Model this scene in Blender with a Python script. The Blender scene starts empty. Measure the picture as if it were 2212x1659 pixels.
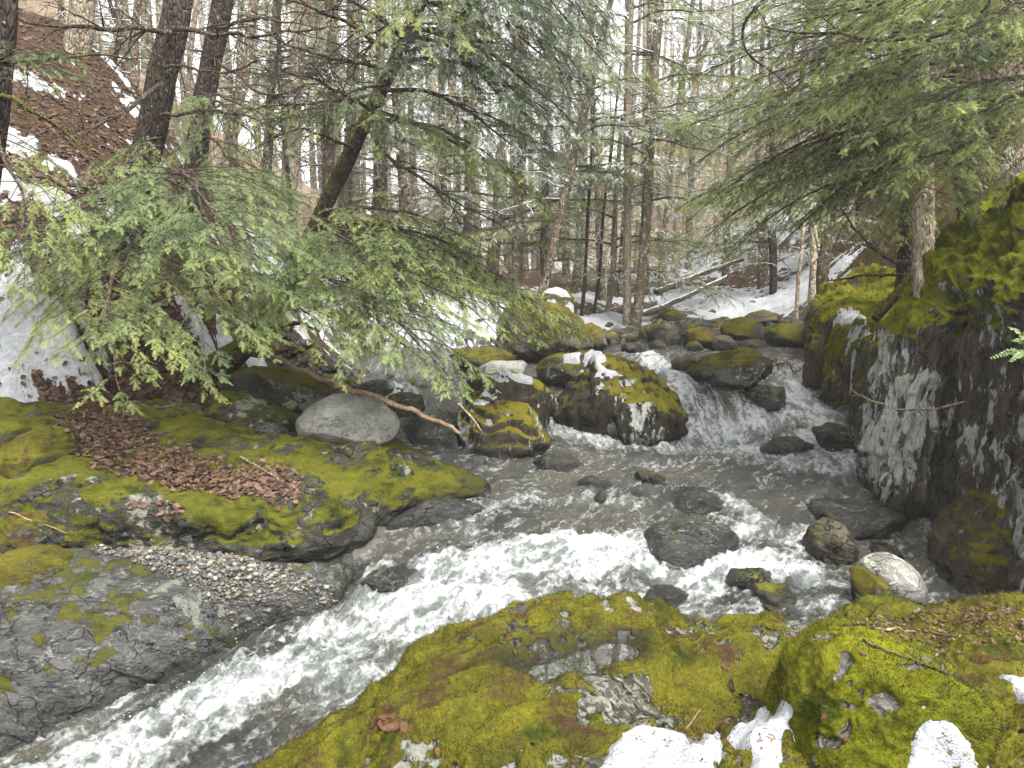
import bpy, math, random
import numpy as np
from mathutils import Vector
from mathutils.bvhtree import BVHTree

random.seed(11)
RNG = np.random.default_rng(11)
C = bpy.context.scene.collection
SC = bpy.context.scene
PI = math.pi

# ------------------------------------------------------------------ camera model
F = 773.6
PIT = math.radians(8.0)
CAMZ = 1.7
K = 1024.0 / 2212.0
SP, CP = math.sin(PIT), math.cos(PIT)

def ray(u, v):
    x = (u * K - 512) / F
    y = (384 - v * K) / F
    return np.array([x, CP + y * SP, -SP + y * CP])

def A(u, v, Y):
    d = ray(u, v)
    return np.array([0, 0, CAMZ]) + d * (Y / d[1])

def B(u, v, z):
    d = ray(u, v)
    return np.array([0, 0, CAMZ]) + d * ((z - CAMZ) / d[2])

# ------------------------------------------------------------------ noise
_pr = np.random.default_rng(3)
PERM = _pr.permutation(256)
PERM = np.concatenate([PERM, PERM, PERM])
GR = _pr.normal(size=(256, 3))
GR /= np.linalg.norm(GR, axis=1)[:, None]

def perlin(p):
    p = np.asarray(p, float)
    i = np.floor(p).astype(np.int64)
    f = p - i
    i &= 255
    w = f * f * f * (f * (f * 6 - 15) + 10)
    r = 0
    for a in (0, 1):
        wa = w[:, 0] if a else 1 - w[:, 0]
        for b in (0, 1):
            wb = w[:, 1] if b else 1 - w[:, 1]
            for c in (0, 1):
                wc = w[:, 2] if c else 1 - w[:, 2]
                h = PERM[PERM[PERM[(i[:, 0] + a) & 255] + ((i[:, 1] + b) & 255)] + ((i[:, 2] + c) & 255)]
                g = GR[h]
                d = g[:, 0] * (f[:, 0] - a) + g[:, 1] * (f[:, 1] - b) + g[:, 2] * (f[:, 2] - c)
                r = r + wa * wb * wc * d
    return r * 1.6

def fbm(p, s=1.0, o=4, gain=.5, seed=0.0):
    p = np.asarray(p, float) * s + seed * 17.31
    r, a = 0, 1.0
    for k in range(o):
        r = r + a * perlin(p)
        p = p * 2.03 + 5.7
        a *= gain
    return r

def ridged(p, s=1.0, o=3, seed=0.0):
    p = np.asarray(p, float) * s + seed * 13.7
    r, a = 0, 1.0
    for k in range(o):
        r = r + a * (1 - 2 * np.abs(perlin(p)))
        p = p * 2.1 + 3.3
        a *= .5
    return r

def sst(x, a, b):
    t = np.clip((x - a) / (b - a), 0, 1)
    return t * t * (3 - 2 * t)

# ------------------------------------------------------------------ mesh helpers
def mesh_np(name, V, T=None, Q=None, mat=None, smooth=True, attrs=None):
    me = bpy.data.meshes.new(name)
    V = np.asarray(V, np.float32)
    parts, starts, n = [], [], 0
    if T is not None and len(T):
        T = np.asarray(T, np.int32)
        parts.append(T.ravel()); starts.append(np.arange(len(T), dtype=np.int32) * 3); n = T.size
    if Q is not None and len(Q):
        Q = np.asarray(Q, np.int32)
        parts.append(Q.ravel()); starts.append(n + np.arange(len(Q), dtype=np.int32) * 4)
    L = np.concatenate(parts); S = np.concatenate(starts)
    me.vertices.add(len(V)); me.vertices.foreach_set('co', V.ravel())
    me.loops.add(len(L)); me.loops.foreach_set('vertex_index', L)
    me.polygons.add(len(S)); me.polygons.foreach_set('loop_start', S)
    me.polygons.foreach_set('use_smooth', np.full(len(S), smooth))
    for k, a in (attrs or {}).items():
        at = me.attributes.new(k, 'FLOAT', 'POINT')
        at.data.foreach_set('value', np.asarray(a, np.float32))
    me.update(calc_edges=True)
    if mat is not None:
        for m in (mat if isinstance(mat, (list, tuple)) else [mat]):
            me.materials.append(m)
    return me

def link(name, me, parent=None, label=None, cat=None, group=None, kind=None, loc=None):
    o = bpy.data.objects.new(name, me)
    C.objects.link(o)
    if parent is not None: o.parent = parent
    if label: o['label'] = label
    if cat: o['category'] = cat
    if group: o['group'] = group
    if kind: o['kind'] = kind
    if loc is not None: o.location = loc
    return o

def empty(name, loc, label, cat, group=None):
    return link(name, None, None, label, cat, group, None, loc)

def grid_quads(nu, nv):
    i = np.arange(nu * nv).reshape(nu, nv)
    return np.stack([i[:-1, :-1], i[1:, :-1], i[1:, 1:], i[:-1, 1:]], -1).reshape(-1, 4)

def tube(pts, rad, sides=8, rough=0, seed=0.):
    """quads of a tapering tube along pts; returns V, Q"""
    pts = np.asarray(pts, float); n = len(pts)
    rad = np.broadcast_to(np.asarray(rad, float), (n,))
    tan = np.gradient(pts, axis=0)
    tan /= np.linalg.norm(tan, axis=1)[:, None] + 1e-9
    ref = np.array([0, 1., 0]) if abs(tan[:, 1]).mean() < .7 else np.array([1., 0, 0])
    a = np.cross(tan, ref); a /= np.linalg.norm(a, axis=1)[:, None] + 1e-9
    b = np.cross(tan, a)
    th = np.linspace(0, 2 * PI, sides, endpoint=False)
    off = a[:, None] * np.cos(th)[None, :, None] + b[:, None] * np.sin(th)[None, :, None]
    V = pts[:, None] + off * rad[:, None, None]
    if rough:
        q = np.concatenate([off.reshape(-1, 3) * 1.3 * [1, 1, 1]], 1) + np.repeat(pts * .5, sides, 0)
        d = fbm(q, 1.7, 3, seed=seed).reshape(n, sides)
        V += off * (d * rough * rad[:, None])[:, :, None]
    i = np.arange(n * sides).reshape(n, sides)
    j = np.roll(i, -1, 1)
    Q = np.stack([i[:-1], j[:-1], j[1:], i[1:]], -1).reshape(-1, 4)
    return V.reshape(-1, 3), Q

class Bag:
    def __init__(s): s.V, s.T, s.Q, s.a, s.n = [], [], [], [], 0
    def add(s, V, T=None, Q=None, a=None):
        s.V.append(V)
        if T is not None: s.T.append(np.asarray(T) + s.n)
        if Q is not None: s.Q.append(np.asarray(Q) + s.n)
        if a is not None: s.a.append(np.broadcast_to(a, (len(V),)))
        s.n += len(V)
    def mesh(s, name, mat, smooth=True, attr=None):
        return mesh_np(name, np.concatenate(s.V), np.concatenate(s.T) if s.T else None,
                       np.concatenate(s.Q) if s.Q else None, mat, smooth,
                       {attr: np.concatenate(s.a)} if attr else None)

def spline(pts, n):
    """Catmull-Rom through pts (m,k) -> (n,k)"""
    p = np.asarray(pts, float); m = len(p)
    if m == 2:
        t = np.linspace(0, 1, n)[:, None]; return p[0] * (1 - t) + p[1] * t
    q = np.concatenate([2 * p[:1] - p[1:2], p, 2 * p[-1:] - p[-2:-1]])
    t = np.linspace(0, m - 1 - 1e-9, n); i = t.astype(int); f = (t - i)
    f = f.reshape((-1,) + (1,) * (p.ndim - 1))
    a, b, c, d = q[i], q[i + 1], q[i + 2], q[i + 3]
    return .5 * ((2 * b) + (-a + c) * f + (2 * a - 5 * b + 4 * c - d) * f**2 + (-a + 3 * b - 3 * c + d) * f**3)

def sheet(cols, nu, nv):
    """tensor surface through cols[i][j] points -> (nu,nv,3) and normals"""
    g = np.asarray(cols, float)
    g = spline(g, nu)
    g = np.swapaxes(spline(np.swapaxes(g, 0, 1), nv), 0, 1)
    return g

def normals(g):
    du = np.gradient(g, axis=0); dv = np.gradient(g, axis=1)
    n = np.cross(du, dv)
    return n / (np.linalg.norm(n, axis=2)[..., None] + 1e-9)

class RBF:
    def __init__(s, pts, c=.6, lam=0.0):
        p = np.asarray(pts, float); s.x = p[:, :2]; s.c = c
        d = np.sqrt(((s.x[:, None] - s.x[None])**2).sum(-1) + c * c)
        n = len(p)
        M = np.zeros((n + 3, n + 3)); M[:n, :n] = -d + lam * np.eye(n)
        M[:n, n] = 1; M[:n, n + 1:] = s.x; M[n, :n] = 1; M[n + 1:, :n] = s.x.T
        s.w = np.linalg.solve(M, np.concatenate([p[:, 2], [0, 0, 0]]))
    def __call__(s, x, y):
        x = np.asarray(x, float); sh = x.shape
        q = np.stack([x.ravel(), np.asarray(y, float).ravel()], 1)
        out = np.empty(len(q)); n = len(s.x)
        for k in range(0, len(q), 20000):
            r = q[k:k + 20000]
            d = np.sqrt(((r[:, None] - s.x[None])**2).sum(-1) + s.c**2)
            out[k:k + 20000] = -d @ s.w[:n] + s.w[n] + r @ s.w[n + 1:]
        return out.reshape(sh)

# ------------------------------------------------------------------ materials
class G:
    def __init__(s, name):
        s.m = bpy.data.materials.new(name); s.m.use_nodes = True
        s.t = s.m.node_tree; s.t.nodes.clear()
        s.out = s.t.nodes.new('ShaderNodeOutputMaterial')
    def n(s, typ, inp=None, **props):
        nd = s.t.nodes.new('ShaderNode' + typ)
        for k, v in props.items(): setattr(nd, k, v)
        for k, v in (inp or {}).items(): s.set(nd.inputs[k], v)
        return nd
    def set(s, sock, v):
        if isinstance(v, bpy.types.NodeSocket): s.t.links.new(v, sock)
        elif isinstance(v, (tuple, list)) and sock.type == 'RGBA' and len(v) == 3: sock.default_value = (*v, 1)
        else: sock.default_value = v
    def math(s, op, a, b=0., clamp=False):
        nd = s.n('Math', operation=op, use_clamp=clamp); s.set(nd.inputs[0], a); s.set(nd.inputs[1], b); return nd.outputs[0]
    def add(s, a, b): return s.math('ADD', a, b)
    def mul(s, a, b): return s.math('MULTIPLY', a, b)
    def ss(s, x, a, b, lo=0., hi=1.):
        nd = s.n('MapRange', {'Value': x, 'From Min': a, 'From Max': b, 'To Min': lo, 'To Max': hi}, interpolation_type='SMOOTHSTEP'); return nd.outputs[0]
    def mix(s, f, a, b):
        nd = s.n('Mix', data_type='RGBA'); s.set(nd.inputs[0], f); s.set(nd.inputs[6], a); s.set(nd.inputs[7], b); return nd.outputs[2]
    def noise(s, vec, scale, detail=4, rough=.55, dist=0.):
        return s.n('TexNoise', {'Vector': vec, 'Scale': scale, 'Detail': detail, 'Roughness': rough, 'Distortion': dist}).outputs[0]
    def vor(s, vec, scale, feature='F1', out=0, rnd=1.):
        return s.n('TexVoronoi', {'Vector': vec, 'Scale': scale, 'Randomness': rnd}, feature=feature).outputs[out]
    def scale(s, vec, v):
        return s.n('VectorMath', {0: vec, 1: v}, operation='MULTIPLY').outputs[0]
    def pos(s): return s.n('NewGeometry').outputs['Position']
    def obj(s): return s.n('TexCoord').outputs['Object']
    def nz(s):
        g = s.n('NewGeometry'); return s.n('SeparateXYZ', {0: g.outputs['Normal']}).outputs[2]
    def attr(s, name): return s.n('Attribute', attribute_name=name).outputs['Fac']
    def bump(s, h, dist=.01, strength=1., normal=None):
        i = {'Height': h, 'Distance': dist, 'Strength': strength}
        if normal is not None: i['Normal'] = normal
        return s.n('Bump', i).outputs[0]
    def pbr(s, col, rough=.8, bump=None, spec=.4, **kw):
        nd = s.n('BsdfPrincipled', {'Base Color': col, 'Roughness': rough, 'Specular IOR Level': spec})
        for k, v in kw.items(): s.set(nd.inputs[k.replace('_', ' ')], v)
        if bump is not None: s.set(nd.inputs['Normal'], bump)
        s.t.links.new(nd.outputs[0], s.out.inputs[0]); return nd

def rock_mat(name, dark=(.035, .034, .033), light=(.13, .125, .115), moss=.0, moss_w=.5, moss_cols=((.045, .05, .006), (.17, .155, .014), (.27, .25, .02)),
             lichen=.0, lichen_col=(.5, .52, .47), vert=False, wet=True, red=0., fine=1., aniso=(1, 1, 2.5), lich_scale=9., band=0., attr_moss=False, rough0=.72, lich_attr=False, mossk=False, spec0=.12, cracks=.75, veins=0.):
    g = G(name)
    p = g.pos(); nz = g.nz()
    pa = g.scale(p, aniso)
    n1 = g.noise(pa, 3.2, 8, .62, .4)
    n2 = g.noise(pa, 17, 6, .65)
    n3 = g.noise(p, 90 * fine, 3, .6)
    rockf = g.ss(g.add(g.mul(n1, .6), g.mul(n2, .5)), .3, .82)
    col = g.mix(rockf, dark, light)
    sp = g.ss(n3, .35, .75, .72, 1.2)
    col = g.n('VectorMath', {0: col}, operation='SCALE'); g.set(col.inputs[3], sp); col = col.outputs[0]
    ck = None
    if cracks:
        wp = g.n('VectorMath', {0: g.n('TexNoise', {'Vector': p, 'Scale': 2.2, 'Detail': 4.}).outputs[1], 1: (.55, .55, .55), 2: g.scale(p, (.8, .8, .8) if not vert else (1.6, 1.6, .45))}, operation='MULTIPLY_ADD').outputs[0]
        e1 = g.vor(wp, 3.1, 'DISTANCE_TO_EDGE'); e2 = g.vor(wp, 8.5, 'DISTANCE_TO_EDGE')
        ck = g.math('MINIMUM', g.ss(e1, .0, .022), g.add(g.ss(e2, .0, .03), g.ss(n1, .42, .58)), True)
        cs_ = g.n('VectorMath', {0: col}, operation='SCALE'); g.set(cs_.inputs[3], g.add(1. - cracks, g.mul(ck, cracks))); col = cs_.outputs[0]
    if veins:
        vn = g.math('ABSOLUTE', g.math('SUBTRACT', g.noise(g.scale(p, (1, 1.6, 3)), 2.3, 5, .6, .6), .5))
        col = g.mix(g.mul(g.ss(vn, .012, .0), g.ss(n2, .4, .6, 0., veins)), col, (.34, .34, .31))
    if band:
        w = g.noise(g.scale(p, (3, 3, 26)), 2., 4, .6, .5)
        col = g.mix(g.ss(w, .5, .66, 0, band), col, (.022, .022, .022))
    # lichen
    if lichen:
        lv = g.scale(p, (1, 1, .30) if vert else (1, 1, 1))
        l1 = g.noise(lv, lich_scale, 9, .68, .5)
        big = g.noise(p, 1.5, 3, .55)
        la_ = g.add(l1, g.mul(big, .75))
        if lich_attr: la_ = g.add(la_, g.attr('lich'))
        lm = g.ss(la_, 1.085 - lichen * .25, 1.15 - lichen * .25)
        lc = g.mix(g.ss(n2, .35, .7), tuple(c * .62 for c in lichen_col), lichen_col)
        col = g.mix(lm, col, lc)
    # moss
    mb = g.noise(p, 2.3, 5, .6, .3)
    mf = g.noise(p, 26, 5, .7)
    mm = g.add(g.add(g.mul(nz, moss_w), g.mul(mb, 1.1)), g.mul(mf, .55))
    if attr_moss: mm = g.add(mm, g.attr('moss'))
    m_ = g.ss(mm, 1.32 - moss, 1.46 - moss) if not mossk else g.ss(g.add(g.attr('mossk'), g.mul(g.math('SUBTRACT', mf, .5), 1.1)), .38, .62)
    mcn = g.add(g.add(g.mul(g.noise(p, 5.5, 5, .6), .45), g.mul(g.noise(p, 1.7, 4, .6), .35)), g.mul(g.noise(p, 55, 4, .65), .38))
    mc = g.n('ValToRGB', {0: g.add(mcn, g.mul(nz, .1))})
    cr = mc.color_ramp; cr.elements[0].position = .4; cr.elements[0].color = (*moss_cols[0], 1)
    cr.elements[1].position = .8; cr.elements[1].color = (*moss_cols[2], 1)
    e = cr.elements.new(.6); e.color = (*moss_cols[1], 1)
    mcol = g.mix(g.ss(g.noise(p, 2.9, 4, .6, .3), .56, .66, 0., .75), mc.outputs[0], (.022, .036, .005))
    if red:
        rm = g.ss(g.add(g.noise(p, 4.1, 6, .65, .5), g.mul(n3, .22)), .66 - red * .12, .78 - red * .12)
        rc = g.mix(n2, (.035, .022, .011), (.115, .066, .03))
        mcol = g.mix(rm, mcol, rc)
    col = g.mix(m_, col, mcol)
    rough = g.mix(m_, (rough0,) * 3, (.95,) * 3)
    rr = g.n('SeparateColor', {0: rough}).outputs[0]
    if wet:
        wt = g.attr('wet')
        wcol = g.n('VectorMath', {0: col}, operation='SCALE'); g.set(wcol.inputs[3], .34)
        col = g.mix(wt, col, wcol.outputs[0])
        rr = g.math('SUBTRACT', rr, g.mul(wt, .30))
    mh = g.add(g.mul(g.noise(p, 130 * fine, 4, .7), .55), g.mul(mf, .45))
    b1 = g.bump(g.add(n1, g.mul(n2, .4)), .06, .8)
    if ck is not None: b1 = g.bump(ck, .02, .8, b1)
    b2 = g.bump(g.add(g.mul(n2, .5), g.mul(n3, .4)), .02, .7, b1)
    b3 = g.bump(g.mul(mh, m_), .035, .9, b2)
    sp_ = g.add(spec0, g.mul(g.attr('wet'), .16)) if wet else spec0
    g.pbr(col, rr, b3, sp_)
    return g.m

def simple_mat(name, c0, c1, scale=20, rough=.85, stretch=(1, 1, 1), bump=.01, detail=5, spec=.3):
    g = G(name); p = g.scale(g.obj(), stretch)
    n = g.noise(p, scale, detail, .65)
    g.pbr(g.mix(g.ss(n, .3, .72), c0, c1), rough, g.bump(n, bump, .8), spec)
    return g.m

def bark_mat(name, c0, c1, lich=(.3, .32, .26), la=.0, snow=0., moss=0.):
    g = G(name); p = g.pos(); q = g.scale(p, (1, 1, .22))
    n = g.noise(q, 30, 6, .7, .4); n2 = g.noise(q, 9, 4, .6); v = g.vor(g.scale(p, (1, 1, .3)), 24, 'DISTANCE_TO_EDGE')
    h = g.add(g.mul(n, .6), g.ss(v, 0, .25))
    col = g.mix(g.ss(g.add(g.mul(n, .7), g.mul(n2, .4)), .35, .75), c0, c1)
    if la: col = g.mix(g.ss(g.noise(p, 11, 6, .7), .66 - la * .2, .72 - la * .2), col, lich)
    if moss: col = g.mix(g.ss(g.add(g.mul(g.nz(), .4), g.noise(p, 6, 5, .6)), .75 - moss * .3, .9 - moss * .3), col, (.09, .095, .015))
    if snow: col = g.mix(g.ss(g.add(g.nz(), g.noise(p, 8, 4, .6)), 1.25 - snow, 1.35 - snow), col, (.8, .82, .85))
    g.pbr(col, .92, g.bump(h, .025, 1.), .08)
    return g.m

def foliage_mat(name, dark, mid, tip, snow=0., trans=.25):
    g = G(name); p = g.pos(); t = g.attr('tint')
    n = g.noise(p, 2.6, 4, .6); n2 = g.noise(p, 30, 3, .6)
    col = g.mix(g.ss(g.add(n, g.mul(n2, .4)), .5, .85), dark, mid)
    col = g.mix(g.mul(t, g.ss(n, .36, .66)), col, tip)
    if snow:
        s = g.ss(g.add(g.noise(p, 3.4, 4, .6), g.mul(n2, .45)), .86 - snow, .95 - snow)
        col = g.mix(s, col, (.72, .76, .8))
    pb = g.n('BsdfPrincipled', {'Base Color': col, 'Roughness': .5, 'Specular IOR Level': .28})
    tr = g.n('BsdfTranslucent', {'Color': col})
    mx = g.n('MixShader', {0: trans, 1: pb.outputs[0], 2: tr.outputs[0]})
    g.t.links.new(mx.outputs[0], g.out.inputs[0])
    return g.m

def snow_mat():
    g = G('snow'); p = g.pos()
    n = g.noise(p, 14, 6, .6); f = g.noise(p, 120, 3, .6); s = g.noise(p, 38, 4, .7)
    col = g.mix(g.ss(n, .35, .7), (.27, .285, .305), (.37, .378, .388))
    deb = g.ss(g.add(g.noise(p, 55, 2, .5), g.mul(g.noise(p, 4, 2, .5), .6)), .96, 1.0)
    col = g.mix(deb, col, (.16, .10, .07))
    g.pbr(col, .7, g.bump(g.add(g.mul(n, .8), g.add(g.mul(f, .15), g.mul(s, .4))), .04, .9), .3)
    return g.m

def ground_mat():
    g = G('forest_floor'); p = g.pos(); nz = g.nz()
    n = g.noise(p, 3.1, 7, .65, .3); f = g.noise(p, 34, 6, .72); f2 = g.noise(p, 11, 5, .7)
    lit = g.mix(g.ss(f, .34, .7), (.022, .014, .009), (.12, .075, .048))
    lit = g.mix(g.ss(f2, .55, .75), lit, (.09, .058, .035))
    mc = g.mix(g.ss(f, .3, .72), (.03, .035, .005), (.15, .15, .018))
    mm = g.ss(g.add(g.add(n, g.mul(f2, .35)), g.attr('moss')), .78, .9)
    col = g.mix(mm, lit, mc)
    # stony bed
    v = g.n('TexVoronoi', {'Vector': p, 'Scale': 9.}); sc = g.n('SeparateColor', {0: v.outputs[1]}).outputs[0]
    st = g.mix(sc, (.03, .03, .028), (.16, .15, .13))
    col = g.mix(g.attr('stone'), col, st)
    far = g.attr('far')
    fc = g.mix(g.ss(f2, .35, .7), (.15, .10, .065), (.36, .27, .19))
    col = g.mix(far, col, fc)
    g.pbr(col, .95, g.bump(g.add(f, g.mul(f2, .8)), .05, 1.), .05)
    return g.m

def water_mat():
    g = G('stream_water')
    fs, ft = g.attr('fs'), g.attr('ft')
    foam, rough = g.attr('foam'), g.attr('rgh')
    p = g.pos()
    def ridge(n): return g.math('SUBTRACT', 1., g.mul(g.math('ABSOLUTE', g.math('SUBTRACT', n, .5)), 3.6))
    wn = g.n('TexNoise', {'Vector': p, 'Scale': 5., 'Detail': 3.}).outputs[1]
    wv = g.n('VectorMath', {0: wn, 1: (-.5, -.5, -.5)}, operation='ADD').outputs[0]
    fl0 = g.n('CombineXYZ', {0: fs, 1: g.mul(ft, 3.4), 2: 0.}).outputs[0]
    fl = g.n('VectorMath', {0: wv, 1: (.45, .45, .45), 2: fl0}, operation='MULTIPLY_ADD').outputs[0]
    pw = g.n('VectorMath', {0: wv, 1: (.22, .22, .22), 2: p}, operation='MULTIPLY_ADD').outputs[0]
    r1 = ridge(g.noise(fl, 2.4, 3, .5)); r2 = ridge(g.noise(pw, 8.5, 3, .55)); r3 = ridge(g.noise(pw, 24, 2, .5)); n3 = g.noise(p, 60, 4, .7); n1 = g.noise(fl, 1.5, 5, .6)
    pat = g.add(g.add(g.mul(r1, .36), g.mul(r2, .24)), g.add(g.mul(r3, .09), g.add(g.mul(n3, .08), g.mul(n1, .52))))
    fm = g.add(g.mul(foam, .57), g.mul(g.math('SUBTRACT', pat, .70), 2.1))
    fmask = g.ss(fm, .30, 1.05)
    deep = g.mix(g.ss(g.noise(p, 1.3, 3, .5), .35, .65), (.010, .011, .008), (.05, .047, .031))
    deep = g.mix(g.ss(g.noise(g.scale(p, (1, 2.5, 1)), 14, 4, .6), .45, .72, 0, .6), deep, (.024, .022, .015))
    deep = g.mix(g.ss(foam, .1, .8, 0., .8), deep, (.15, .175, .158))
    white = g.mix(g.ss(g.add(g.mul(pat, .7), g.mul(fm, .3)), .45, .98), (.085, .10, .093), (.37, .38, .382))
    h = g.add(g.mul(g.noise(pw, 26, 5, .65, .8), .55), g.add(g.mul(r2, .22), g.mul(g.noise(p, 75, 3, .6, .5), .22)))
    bp = g.bump(g.mul(h, g.add(.55, rough)), .06, 1.)
    w = g.n('BsdfPrincipled', {'Base Color': deep, 'Roughness': .06, 'IOR': 1.55, 'Specular IOR Level': .8, 'Normal': bp})
    fo = g.n('BsdfPrincipled', {'Base Color': white, 'Roughness': .45, 'Specular IOR Level': .35, 'Normal': g.bump(g.add(g.mul(pat, 1.4), g.mul(n3, .25)), .04, .9)})
    mx = g.n('MixShader', {0: fmask, 1: w.outputs[0], 2: fo.outputs[0]})
    g.t.links.new(mx.outputs[0], g.out.inputs[0])
    return g.m

M = {}
M['snow'] = snow_mat(); M['ground'] = ground_mat(); M['water'] = water_mat()
M['fg'] = rock_mat('mossy_slab_rock', (.018, .016, .012), (.095, .09, .07), moss=.36, moss_w=.26, lichen=.95, lichen_col=(.20, .205, .17), red=.25, mossk=True, aniso=(1.2, 1, 1), lich_scale=24, moss_cols=((.018, .018, .003), (.078, .074, .008), (.18, .17, .014)))
M['hump'] = rock_mat('bright_moss_rock', (.05, .048, .042), (.22, .215, .19), moss=.42, moss_w=.35, moss_cols=((.026, .032, .003), (.10, .108, .006), (.21, .215, .010)), lichen=.5, lichen_col=(.42, .47, .36), red=.0, mossk=True, lich_scale=14)
M['ledge'] = rock_mat('mossy_ledge_rock', (.010, .010, .008), (.085, .083, .068), moss=.25, moss_w=.45, moss_cols=((.045, .055, .006), (.075, .078, .009), (.145, .142, .014)), lichen=.6, lichen_col=(.22, .22, .17), red=.0, attr_moss=True)
M['grey'] = rock_mat('grey_schist', (.018, .019, .019), (.13, .13, .118), moss=.16, moss_w=.1, moss_cols=((.02, .022, .004), (.06, .062, .008), (.11, .105, .012)), lichen=.45, lichen_col=(.19, .195, .16), aniso=(1, 2.6, 2.6), attr_moss=True, rough0=.42, spec0=.28, band=.45, veins=.7)
M['boulder'] = rock_mat('mossy_boulder', (.010, .009, .006), (.085, .072, .05), moss=.12, moss_w=.62, moss_cols=((.04, .042, .006), (.14, .125, .012), (.23, .20, .018)), lichen=.5, vert=True, lichen_col=(.5, .52, .48), aniso=(3, 3, .8))
M['fullmoss'] = rock_mat('moss_covered_boulder', (.05, .048, .04), (.17, .16, .13), moss=.48, moss_w=.36, red=.08, moss_cols=((.022, .022, .005), (.08, .073, .011), (.16, .145, .018)), lichen=.2)
M['smooth'] = rock_mat('smooth_grey_boulder', cracks=.25, veins=.5, dark=(.16, .16, .142), light=(.38, .375, .34), moss=-.25, moss_w=.2, lichen=.0, aniso=(1, 1, 3), rough0=.6)
M['pale'] = rock_mat('pale_speckled_rock', (.15, .148, .132), (.36, .355, .32), moss=-.12, moss_w=.1, lichen=.45, lichen_col=(.55, .57, .45), attr_moss=True)
M['darkrock'] = rock_mat('dark_wet_rock', (.010, .0105, .0085), (.075, .075, .062), moss=-.06, moss_w=.5, lichen=.2, lichen_col=(.24, .25, .22), aniso=(1.5, 1.5, 5), rough0=.27, spec0=.38, veins=.8)
M['olive'] = rock_mat('olive_river_rock', (.020, .018, .012), (.14, .128, .09), moss=.0, moss_w=.5, lichen=.1)
M['cliff'] = rock_mat('lichened_cliff', (.02, .018, .015), (.15, .13, .105), moss=.02, moss_w=.85, moss_cols=((.025, .032, .004), (.105, .115, .007), (.22, .235, .010)), lichen=.62, vert=True, lichen_col=(.42, .44, .415), aniso=(5, 5, .7), lich_scale=11., attr_moss=True, lich_attr=True)
M['cliff2'] = rock_mat('mossy_cliff', (.03, .026, .019), (.19, .16, .115), moss=.30, moss_w=.55, moss_cols=((.04, .045, .005), (.15, .15, .01), (.25, .24, .015)), lichen=.2, vert=True, aniso=(7, 7, .6), attr_moss=True)
M['olive2'] = rock_mat('mossy_brown_rock', (.02, .017, .012), (.11, .09, .06), moss=.22, moss_w=.55, lichen=.15, vert=True, moss_cols=((.03, .03, .005), (.09, .085, .011), (.16, .15, .016)))
M['pebble'] = rock_mat('gravel', (.1, .095, .085), (.36, .34, .3), moss=-.9, moss_w=0, wet=False, aniso=(4, 4, 4))
M['bark_dark'] = bark_mat('dark_bark', (.018, .014, .011), (.085, .066, .05), la=.2, moss=.25)
M['bark_brown'] = bark_mat('brown_bark', (.055, .040, .028), (.24, .18, .125), (.36, .37, .30), la=.62)
M['bark_grey'] = bark_mat('grey_bark', (.12, .10, .07), (.38, .31, .23), (.42, .43, .35), la=.4)
M['bark_moss'] = bark_mat('mossy_bark', (.022, .017, .012), (.10, .075, .05), la=.2, moss=.7)
M['bark_far'] = bark_mat('haze_paled_far_bark', (.22, .165, .115), (.58, .47, .35), (.55, .55, .47), la=.5)  # tan bark, its colour lightened further to carry distant glare and haze
M['twig'] = bark_mat('twig_bark', (.028, .021, .016), (.13, .10, .075), la=.25)
M['twig_snow'] = bark_mat('snowy_twig', (.06, .045, .035), (.2, .15, .12), snow=.55)
M['log'] = bark_mat('barked_log', (.055, .042, .03), (.18, .14, .10), la=.2, snow=.02)
M['stick'] = simple_mat('bare_stick', (.10, .062, .036), (.30, .21, .13), 26, .6, (1, 1, 1), .004)
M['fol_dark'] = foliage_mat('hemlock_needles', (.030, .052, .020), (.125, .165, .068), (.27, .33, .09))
M['fol_lit'] = foliage_mat('hemlock_needles_light', (.06, .088, .03), (.255, .30, .10), (.45, .49, .14), trans=.45)  # yellower, paler needles, varied from bough to bough
M['fol_snow'] = foliage_mat('hemlock_needles_snowy', (.03, .05, .026), (.12, .16, .09), (.22, .27, .12), snow=.06, trans=.35)
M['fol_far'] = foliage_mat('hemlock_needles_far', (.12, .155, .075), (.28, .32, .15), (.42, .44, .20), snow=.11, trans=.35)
M['leaf'] = simple_mat('fallen_leaf', (.045, .018, .010), (.13, .058, .028), 30, .7, (1, 1, 1), .003)
M['litter'] = simple_mat('leaf_litter', (.05, .02, .014), (.24, .10, .065), 40, .8, (1, 1, 1), .003)
M['rust'] = simple_mat('wet_rust_leaf', (.05, .022, .012), (.16, .075, .04), 30, .5, (1, 1, 1), .003)

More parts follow.
